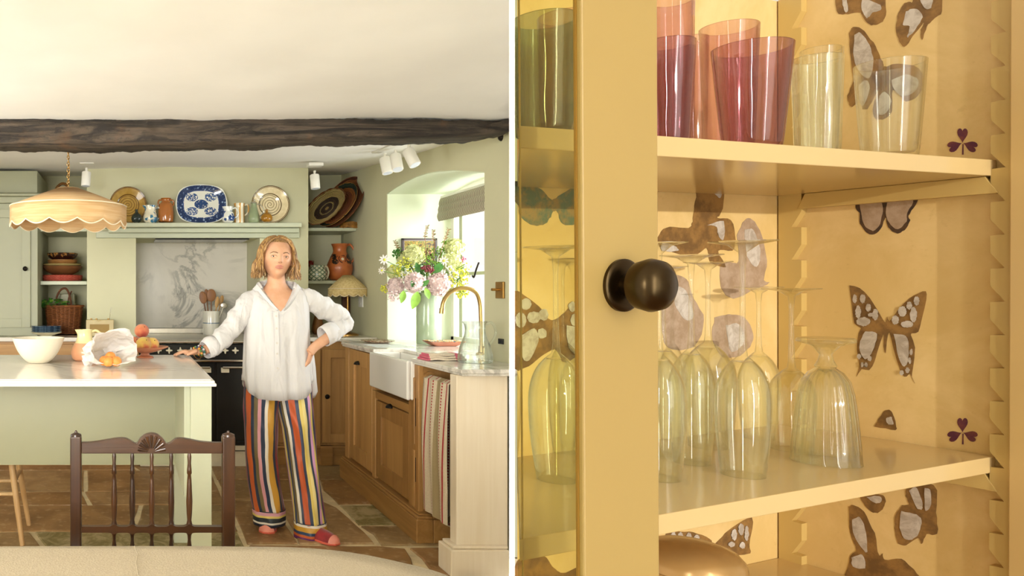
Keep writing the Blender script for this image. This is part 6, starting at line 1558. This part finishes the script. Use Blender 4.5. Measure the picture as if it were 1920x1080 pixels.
# large swallowtail
motif(on_side, [(b_brown, [(1593,535),(1612,540),(1632,560),(1655,598),(1661,604),(1664,594),(1668,603),(1685,580),(1705,560),(1722,550),(1736,546),(1737,562),(1728,600),(1722,622),(1712,625),(1708,628),(1716,652),(1712,690),(1710,706),(1716,719),(1712,712),(1706,700),(1700,706),(1690,700),(1676,655),(1668,622),(1663,640),(1661,662),(1657,650),(1657,625),(1645,660),(1640,678),(1630,694),(1616,692),(1606,706),(1612,686),(1607,655),(1610,625),(1615,615),(1602,606),(1598,575)])]
  +spots([(1603,560,3,7),(1618,560,4,7),(1629,577,4,6),(1642,590,4,9),(1610,585,4,10),(1620,603,10,7),(1635,590,5,3),(1680,600,5,7),(1693,584,6,8),(1706,573,4,6),(1720,564,4,7),(1714,590,5,12),(1702,608,9,5)])
  +[(b_white, [(1623,622),(1645,625),(1640,650),(1628,672),(1618,668),(1613,645)]), (b_white, [(1677,626),(1700,630),(1705,655),(1703,680),(1694,686),(1686,668)])]
  +spots([(1612,668,3,4),(1632,672,3,4),(1618,684,2,4),(1625,684,2,4),(1710,660,2,5),(1707,676,2,5),(1692,699,3,4),(1703,694,3,4)]), wall_s)
# upper butterfly behind the clear tumbler
motif(on_side, [(b_brown, [(1592,62),(1600,51),(1615,54),(1638,80),(1650,105),(1656,118),(1660,125),(1680,120),(1715,124),(1733,145),(1725,175),(1700,190),(1675,168),(1672,210),(1655,224),(1638,218),(1640,190),(1652,160),(1630,200),(1618,205),(1612,190),(1597,200),(1590,180),(1600,150),(1596,110)]),
  (b_white, [(1602,66),(1614,62),(1630,85),(1638,115),(1632,145),(1615,140),(1602,110)]), (b_white, [(1672,150),(1700,140),(1722,150),(1715,172),(1692,180),(1675,165)]),
  (b_white, [(1612,160),(1625,150),(1632,165),(1620,198),(1612,190)]), (b_white, [(1650,180),(1660,172),(1672,190),(1662,212),(1648,212)])], wall_s)
# butterfly top right
motif(on_side, [(b_brown, [(1708,-30),(1760,-30),(1766,20),(1750,36),(1738,50),(1730,74),(1726,60),(1732,42),(1712,68),(1696,88),(1684,72),(1681,45),(1688,18),(1700,4),(1712,2)]),
  (b_white, [(1700,22),(1715,16),(1730,28),(1722,48),(1702,70),(1706,50),(1693,46)]), (b_white, [(1722,-20),(1748,-20),(1748,10),(1738,18),(1728,4)])], wall_s)
motif(on_side, [(b_brown, [(1568,-20),(1580,-30),(1650,-30),(1661,22),(1655,40),(1642,47),(1628,44),(1616,28),(1612,24),(1590,26),(1573,26),(1567,10)]),
  (b_white, [(1618,-5),(1640,5),(1652,10),(1650,20),(1636,24),(1626,34),(1616,18)]), (b_white, [(1580,-10),(1588,0),(1590,20),(1585,22),(1580,5)])], wall_s)
# small mauve butterfly under the upper shelf
motif(on_side, [(b_dark, [(1603,370),(1654,375),(1658,388),(1664,375),(1722,366),(1712,390),(1704,405),(1706,415),(1696,432),(1680,437),(1666,425),(1660,408),(1654,425),(1640,440),(1622,433),(1612,415),(1612,400),(1604,390)]),
  (b_mauve, [(1612,375),(1650,378),(1655,395),(1650,420),(1638,433),(1622,424),(1616,405)]), (b_mauve, [(1664,380),(1712,374),(1702,398),(1700,415),(1684,430),(1668,418),(1661,400)])], wall_s)
motif(on_side, [(b_brown, [(1640,800),(1650,782),(1664,768),(1676,778),(1680,800),(1678,806)]), (b_white, [(1662,784),(1672,782),(1675,796),(1664,794)])], wall_s)
# lower compartment
motif(on_side, [(b_brown, [(1592,950),(1600,947),(1620,960),(1640,1000),(1648,1040),(1655,1038),(1660,1050),(1690,1048),(1720,1075),(1740,1110),(1590,1110),(1591,1060),(1597,1040),(1606,1030),(1594,1000)]),
  (b_white, [(1598,975),(1612,970),(1622,990),(1626,1035),(1615,1025),(1602,1005)]), (b_white, [(1598,1045),(1618,1040),(1622,1065),(1600,1062)])], wall_s)
motif(on_side, [(b_brown, [(1700,910),(1752,910),(1756,960),(1757,1000),(1738,1002),(1728,1020),(1722,1008),(1700,1022),(1684,1018),(1678,990),(1680,965),(1692,948),(1705,946),(1699,930)]),
  (b_white, [(1705,920),(1720,915),(1730,945),(1728,955),(1718,950)]), (b_white, [(1690,958),(1720,965),(1728,980),(1720,1005),(1700,1012),(1688,990)]), (b_white, [(1735,915),(1746,920),(1745,950),(1735,955)])], wall_s)
motif(on_side, [(b_brown, [(1612,930),(1655,928),(1660,945),(1652,958),(1638,961),(1622,948)]), (b_white, [(1626,932),(1650,930),(1652,942),(1640,942)])], wall_s)
# back panel butterflies
motif(on_back, [(b_teal, [(960,340),(990,342),(1015,355),(1030,372),(1040,373),(1055,362),(1085,345),(1096,360),(1092,410),(1080,420),(1055,420),(1045,398),(1038,397),(1030,410),(1018,422),(995,421),(975,405),(972,385),(960,372)])], wall_b)
motif(on_back, [(b_brown, [(1300,290),(1355,290),(1354,390),(1345,408),(1370,412),(1378,450),(1372,470),(1345,470),(1360,500),(1330,490),(1325,465),(1300,480),(1270,475),(1236,462),(1236,438),(1255,425),(1290,428),(1298,415),(1302,385),(1306,350)]),
  (b_white, [(1320,352),(1350,352),(1350,372),(1335,360)]), (b_white, [(1325,422),(1355,415),(1355,450),(1345,440),(1342,425)]), (b_white, [(1240,455),(1262,460),(1270,470),(1240,470)])], wall_b)
motif(on_back, [(b_mauve, [(1382,440),(1395,413),(1410,412),(1428,440),(1437,490),(1432,525),(1442,530),(1410,545),(1375,560),(1352,540),(1350,500),(1365,492),(1384,490)]), (b_white, [(1395,430),(1412,432),(1425,470),(1418,500),(1400,480)])], wall_b)
motif(on_back, [(b_mauve, [(1340,595),(1365,590),(1395,595),(1412,625),(1405,650),(1380,670),(1350,665),(1335,630)]), (b_white, [(1360,610),(1385,608),(1395,640),(1370,660)])], wall_b)
motif(on_back, [(b_mauve, [(1242,530),(1255,515),(1285,522),(1300,560),(1320,600),(1300,650),(1250,650),(1240,600)]), (b_white, [(1262,535),(1285,545),(1300,590),(1285,600),(1265,570)])], wall_b)
motif(on_back, [(b_brown, [(960,545),(975,548),(1010,575),(1034,600),(1060,585),(1092,555),(1100,640),(1060,680),(1040,655),(1012,670),(985,690),(960,680)])]
  +spots([(985,570,8,9),(1000,595,10,9),(1018,590,7,9),(975,600,8,12),(1015,625,7,8),(1072,575,6,8),(1078,600,8,10)])+[(b_white, [(975,630),(1000,615),(1008,640),(990,675),(978,670)]), (b_white, [(1060,610),(1088,620),(1088,670),(1065,650)])], wall_b)
motif(on_back, [(b_brown, [(1250,992),(1270,996),(1300,998),(1330,1010),(1338,1022),(1350,1010),(1372,990),(1410,970),(1404,1020),(1395,1040),(1250,1040)])]
  +spots([(1262,1008,4,9),(1275,1008,4,9),(1290,1008,4,8),(1305,1010,4,7),(1375,1002,4,9),(1388,992,4,9),(1398,1000,3,12),(1370,1020,5,4),(1390,1022,4,5)]), wall_b)
motif(on_back, [(b_brown, [(960,1100),(966,1058),(985,1045),(1020,1042),(1035,1062),(1048,1072),(1060,1074),(1095,1062),(1096,1100)])], wall_b)
for x, y in ((1805, 252), (1805, 795)):
    r_ = None
    for (dx, dy, a) in ((0, 0, 0), (-16, 22, -PI*.62), (16, 22, PI*.62)):
        h = []
        for j in range(24):
            u = 2*PI*j/24; X_ = 16*math.sin(u)**3*.62; Y_ = -(13*math.cos(u)-5*math.cos(2*u)-2*math.cos(3*u)-math.cos(4*u))*.95
            h.append((x+dx+X_*math.cos(a)-Y_*math.sin(a), y+dy+X_*math.sin(a)+Y_*math.cos(a)))
        r_ = obj('heart_motif', g_poly(on_side(h, .0005), FS*.0003), b_plum, wall_s if r_ is None else r_)
    obj('heart_stem', g_poly(on_side([(x, y+18), (x+2, y+18), (x+2, y+38), (x-1, y+38)], .0005), FS*.0003), b_plum, r_)
# ---- glazed door, closed leaf
td = -.10
a0 = hit(1093, 500, 1, td)[0]; a1 = hit(1235, 500, 1, td)[0]
door = thing('glazed_cupboard_leaf', C((a0+a1)/2, td, wb), 'mustard yellow glazed cupboard door with round bronze knob', 'door')
obj('stile', cb_box(a0, a1, td-.0, td+.0045, wb, wt), yp, door, bevel=.0012)
obj('glazing_bead', cb_box(a0-.0008, a0+.003, td+.0035, td+.0052, wb, wt), M('bead_paint', 'b88a4a', .5, var=.02), door)
v = [C(leftlim(td+.005, 0, .001) if k == 0 else a0+.001, t, w_) for k in (0, 1) for t in (td+.003, td+.0045) for w_ in (wb, wt)]
obj('glass_pane', (v, [(0,1,3,2), (4,6,7,5), (0,4,5,1), (2,3,7,6), (0,2,6,4), (1,5,7,3)]), panem('greenish_cupboard_glass', (.90, .90, .68)), door)
kn = hit(1166, 535, 1, td)
def knobm(c, r, axis, mat_, par, name='knob', plate=True):
    R = axis.to_track_quat('Z', 'Y').to_matrix().to_4x4(); R.translation = c
    obj(name, g_xf(g_lathe([(r*.45,0),(r*.42,r*.5),(r*.5,r*.62),(r*.9,r*.75),(r,r*1.15),(r*.9,r*1.5),(r*.55,r*1.75),(.0001,r*1.82)], seg=40), R), mat_, par, smooth=True)
    if plate: obj(name+'_backplate', g_xf(g_lathe([(r*1.02,0),(r*1.02,r*.12),(r*.9,r*.2),(.0001,r*.2)], seg=40), R), mat_, par, smooth=True)
kax = (-DT*1.0).normalized()
knobm(C(kn[0], td-.0, kn[2]), .0165, kax, M('knob_bronze', '4a3c26', .28, .95, .05), door)
# ---- glassware
cg = glassm('clear_glass', (.99, 1, .97), fac=.02, edge=1.0)
cg_rib = glassm('clear_ribbed_glass', (.98, 1, .96), fac=.10, edge=1.0)
pg_ = glassm('purple_glass', (.94, .84, .84), (.92, .80, .81), fac=.06, edge=.9)
pd_ = glassm('dark_purple_glass', (.87, .74, .76), (.84, .70, .73), fac=.08, edge=.9)
gg_ = glassm('olive_green_glass', (.80, .84, .76), (.76, .80, .70), fac=.08, edge=.9)
def pxw(P):   # metres per pixel at P, horizontally for round things / vertically
    X, Y = P.x, P.y; cosf = Y/math.hypot(X, Y); return Y*cosf/FP, Y/FP
def place(root, s_, t_, w_):
    m = MR.to_4x4(); m.translation = C(s_, t_, w_); root.matrix_world = m; root.rotation_euler = m.to_euler(); root.location = m.translation
def tumbler(px, W, rim, Wb, t_, lab, mat_, flute=None, th=.0016, group=None, wsh=0, base=.006):
    h0 = hit(px, 254, 1, t_); s_ = h0[0]; P = C(s_, t_, wsh); kx, ky = pxw(P)
    ztop = hit(px, rim, 1, t_)[2]-wsh
    R, Rb = W/2*kx, Wb/2*kx
    root = thing('tumbler', (0,0,0), lab, 'glass', group)
    n = 10; prof = [(.0001, .0005)] if False else []
    out = [(.0001, 0), (Rb*.85, 0), (Rb, .0025)]+[(Rb+(R-Rb)*(i/n)**.85, .0025+(ztop-.0025)*i/n) for i in range(1, n+1)]
    inn = [(R-th, ztop)]+[(Rb+(R-Rb)*(i/n)**.85-th, .0025+(ztop-.0025)*i/n) for i in range(n-1, 0, -1)]+[(Rb-th*1.8, base), (.0001, base)]
    gb = g_lathe(out+inn, seg=64 if flute else 48, flute=flute)
    gb = ([V((v.x, v.y, v.z-.055*v.x*max(0, v.z/ztop))) for v in gb[0]], gb[1])   # sheared with height so the rims look level from the camera
    obj('glass_body', gb, mat_, root, smooth=True, sharp=50, local=True)
    place(root, s_, t_, wsh+.0002); return root
bub = lambda a, z: 1+.012*noise.noise(V((math.cos(a)*3, math.sin(a)*3, z*60)))
ribt = lambda n_: (lambda a, z: 1-.035*abs(math.sin(n_*a/2)) if z < .062 else 1)
tumbler(1022, 128, 37, 112, .035, 'olive green tumbler behind the door glass, top left', gg_, bub)
tumbler(1062, 110, 32, 96, .13, 'dark rimmed tumbler showing behind the olive green one', pg_, bub)
tumbler(1250, 112, 82, 86, .05, 'short purple tumbler partly hidden by the door stile', pd_, bub)
tumbler(1262, 84, 2, 68, .12, 'tallest purple tumbler, behind the one at the door stile', pg_, bub)
tumbler(1300, 60, 72, 48, .19, 'small purple tumbler glimpsed far back between its neighbours', pg_, bub)
tumbler(1367, 116, 52, 92, .12, 'pale purple tumbler standing behind the widest one', pg_, bub)
tumbler(1410, 160, 90, 112, .045, 'widest purple bubbled tumbler at the front of the shelf', pd_, bub)
tumbler(1532, 102, 110, 88, .05, 'clear ribbed tumbler between the purple and the plain clear one', cg_rib, ribt(16))
tumbler(1540, 84, 94, 74, .13, 'plain clear tumbler standing behind the ribbed one', cg)
tumbler(1668, 142, 120, 108, .045, 'plain clear tumbler alone at the right of the shelf', cg, base=.010)
def wine(px, py, Wr, Wm, yj, yf, Wf, lab, wall=.0008, flute=None, goblet=False, m_=None):
    h = hit(px, py, 2, wT2); s_, t_ = h[0], h[1]; P = C(s_, t_, wT2); kx, ky = pxw(P)
    zj = hit(px, yj, 1, t_)[2]-wT2; zf = hit(px, yf, 1, t_)[2]-wT2
    Rr, Rm, Rf = Wr/2*kx, Wm/2*kx, Wf/2*kx
    root = thing('goblet' if goblet else 'wine_glass', (0,0,0), lab, 'glass', None)
    if goblet:
        bowl = [(1.0, 0), (.985, .03), (.94, .2), (.885, .4), (.83, .58), (.77, .73), (.67, .86), (.49, .95), (.28, 1.0)]
        out = [(Rr*a, zj*b) for a, b in bowl]
        st = [(.0085*1.1, zj+.002), (.0065, zj+(zf-zj)*.25), (.0052, zj+(zf-zj)*.45), (.0080, zj+(zf-zj)*.58), (Rf*.5, zj+(zf-zj)*.74), (Rf*.95, zj+(zf-zj)*.86), (Rf, zf-.004), (Rf*.98, zf-.0008), (Rf*.92, zf), (.0001, zf)]
        inn = [(max(.0001, r-.0016), z-.0022) for r, z in reversed(out[1:-1])]
        prof = [(Rr-.0012, .0004)]; 
        body = [(.0001, zj-.006)]+[(max(.0002, r-.0018), max(.0006, z-.002)) for r, z in reversed(out)]+out+st
    else:
        k = 22; out = []
        for i in range(k+1):
            u = i/k
            # rim -> widest at 45% -> shoulder -> stem
            r = Rr+(Rm-Rr)*math.sin(min(1, u/.6)*PI/2) if u < .6 else Rm*max(0, 1-((u-.6)/.4)**2.3)**.62
            out.append((max(r, .0042), zj*u))
        out[-1] = (.0040, zj*1.0)
        st = [(.0030, zj+(zf-zj)*.10), (.0023, zj+(zf-zj)*.35), (.0022, zj+(zf-zj)*.75), (.0034, zj+(zf-zj)*.90), (Rf*.45, zj+(zf-zj)*.965), (Rf, zf-.0009), (Rf*.985, zf), (.0001, zf+.0002)]
        body = [(.0001, out[-1][1]-.007)]+[(max(.0003, r-wall), z if i else .0003) for i, (r, z) in reversed(list(enumerate(out[:-1])))]+out+st
    if goblet: fl_ = lambda a, z: 1+(.05*abs(math.cos(8*a))-.03 if z < zj*.97 and z > .004 else 0)
    else: fl_ = None
    nb = len(body)-len(st)
    obj('bowl', g_lathe(body[:nb+1], seg=96 if goblet else 44, flute=fl_, cap=False), m_ or cg, root, smooth=True, sharp=55, local=True)
    obj('stem_and_foot', g_lathe(body[nb:], seg=40, cap=False), m_ or cg, root, smooth=True, sharp=55, local=True)
    place(root, s_, t_, wT2+.0003); return root
wine(1393, 891, 88, 110, 668, 452, 137, 'tallest upturned wine glass at the front, centre of the shelf')
wine(1297, 868, 72, 92, 655, 478, 124, 'upturned wine glass just left of the tallest front one')
wine(1328, 838, 78, 104, 642, 491, 96, 'wide bowled upturned glass behind, with a short flared stem')
wine(1423, 822, 62, 84, 660, 538, 96, 'small upturned wine glass behind the tallest one')
wine(1484, 843, 84, 96, 690, 541, 116, 'upturned wine glass just left of the ribbed goblet')
wine(1262, 812, 60, 84, 628, 551, 80, 'short upturned glass at the back beside the stile')
wine(1236, 897, 84, 104, 665, 455, 112, 'upturned wine glass half hidden by the door stile')
wine(1244, 852, 66, 88, 650, 500, 96, 'upturned glass close behind the half hidden one')
wine(1548, 866, 140, 140, 690, 634, 116, 'upturned ribbed goblet alone at the right front of the shelf', goblet=True, m_=cg_rib)
wine(1044, 900, 78, 108, 662, 462, 126, 'central upturned wine glass behind the door pane')
wine(1056, 846, 62, 88, 640, 486, 84, 'upturned glass behind the central one, seen through the door pane')
wine(1006, 842, 56, 72, 650, 472, 82, 'upturned glass nearest the white partition, behind the door pane')
# bottom compartment: floor shelf and stacked bowls
wB = wT2-.27
for (px, py, W, lab, t_) in ((1350, 1032, 236, 'gold lustre serving bowl lid showing at the bottom of the cupboard', .06),):
    h = hit(px, py, 1, t_); P = C(h[0], t_, h[2]); kx, ky = pxw(P); R = W/2*kx
    root = thing('serving_dish', (0,0,0), lab, 'dish')
    R *= .98
    gl = M('gold_lustre', 'b8935a', .22, .35, .1, 20)
    obj('lid', g_lathe([(R, -.022), (R*1.0, -.018), (R*.97, -.012), (R*.85, -.005), (R*.6, 0), (R*.3, .0012), (.0001, .0015)], seg=64), gl, root, smooth=True, local=True)
    obj('bowl', g_lathe([(.0001, -.10), (R*.5, -.10), (R*.7, -.08), (R*.93, -.045), (R*1.0, -.023), (R*.98, -.0221), (.0001, -.0221)], seg=64), gl, root, smooth=True, local=True)
    place(root, h[0], t_+.03, h[2]-.004)
    base_w = h[2]-.004-.10
o = tag(obj('cupboard_floor_shelf', cb_slab(sE, 0, tB-.0005, base_w-TH, base_w-.0002), yp2, bevel=.0008), 'lowest yellow cupboard shelf under the gold lustre dish', 'shelf')

print('CUP', sE, sW, tB, tbk, tfr, wT2, tSh, tF)
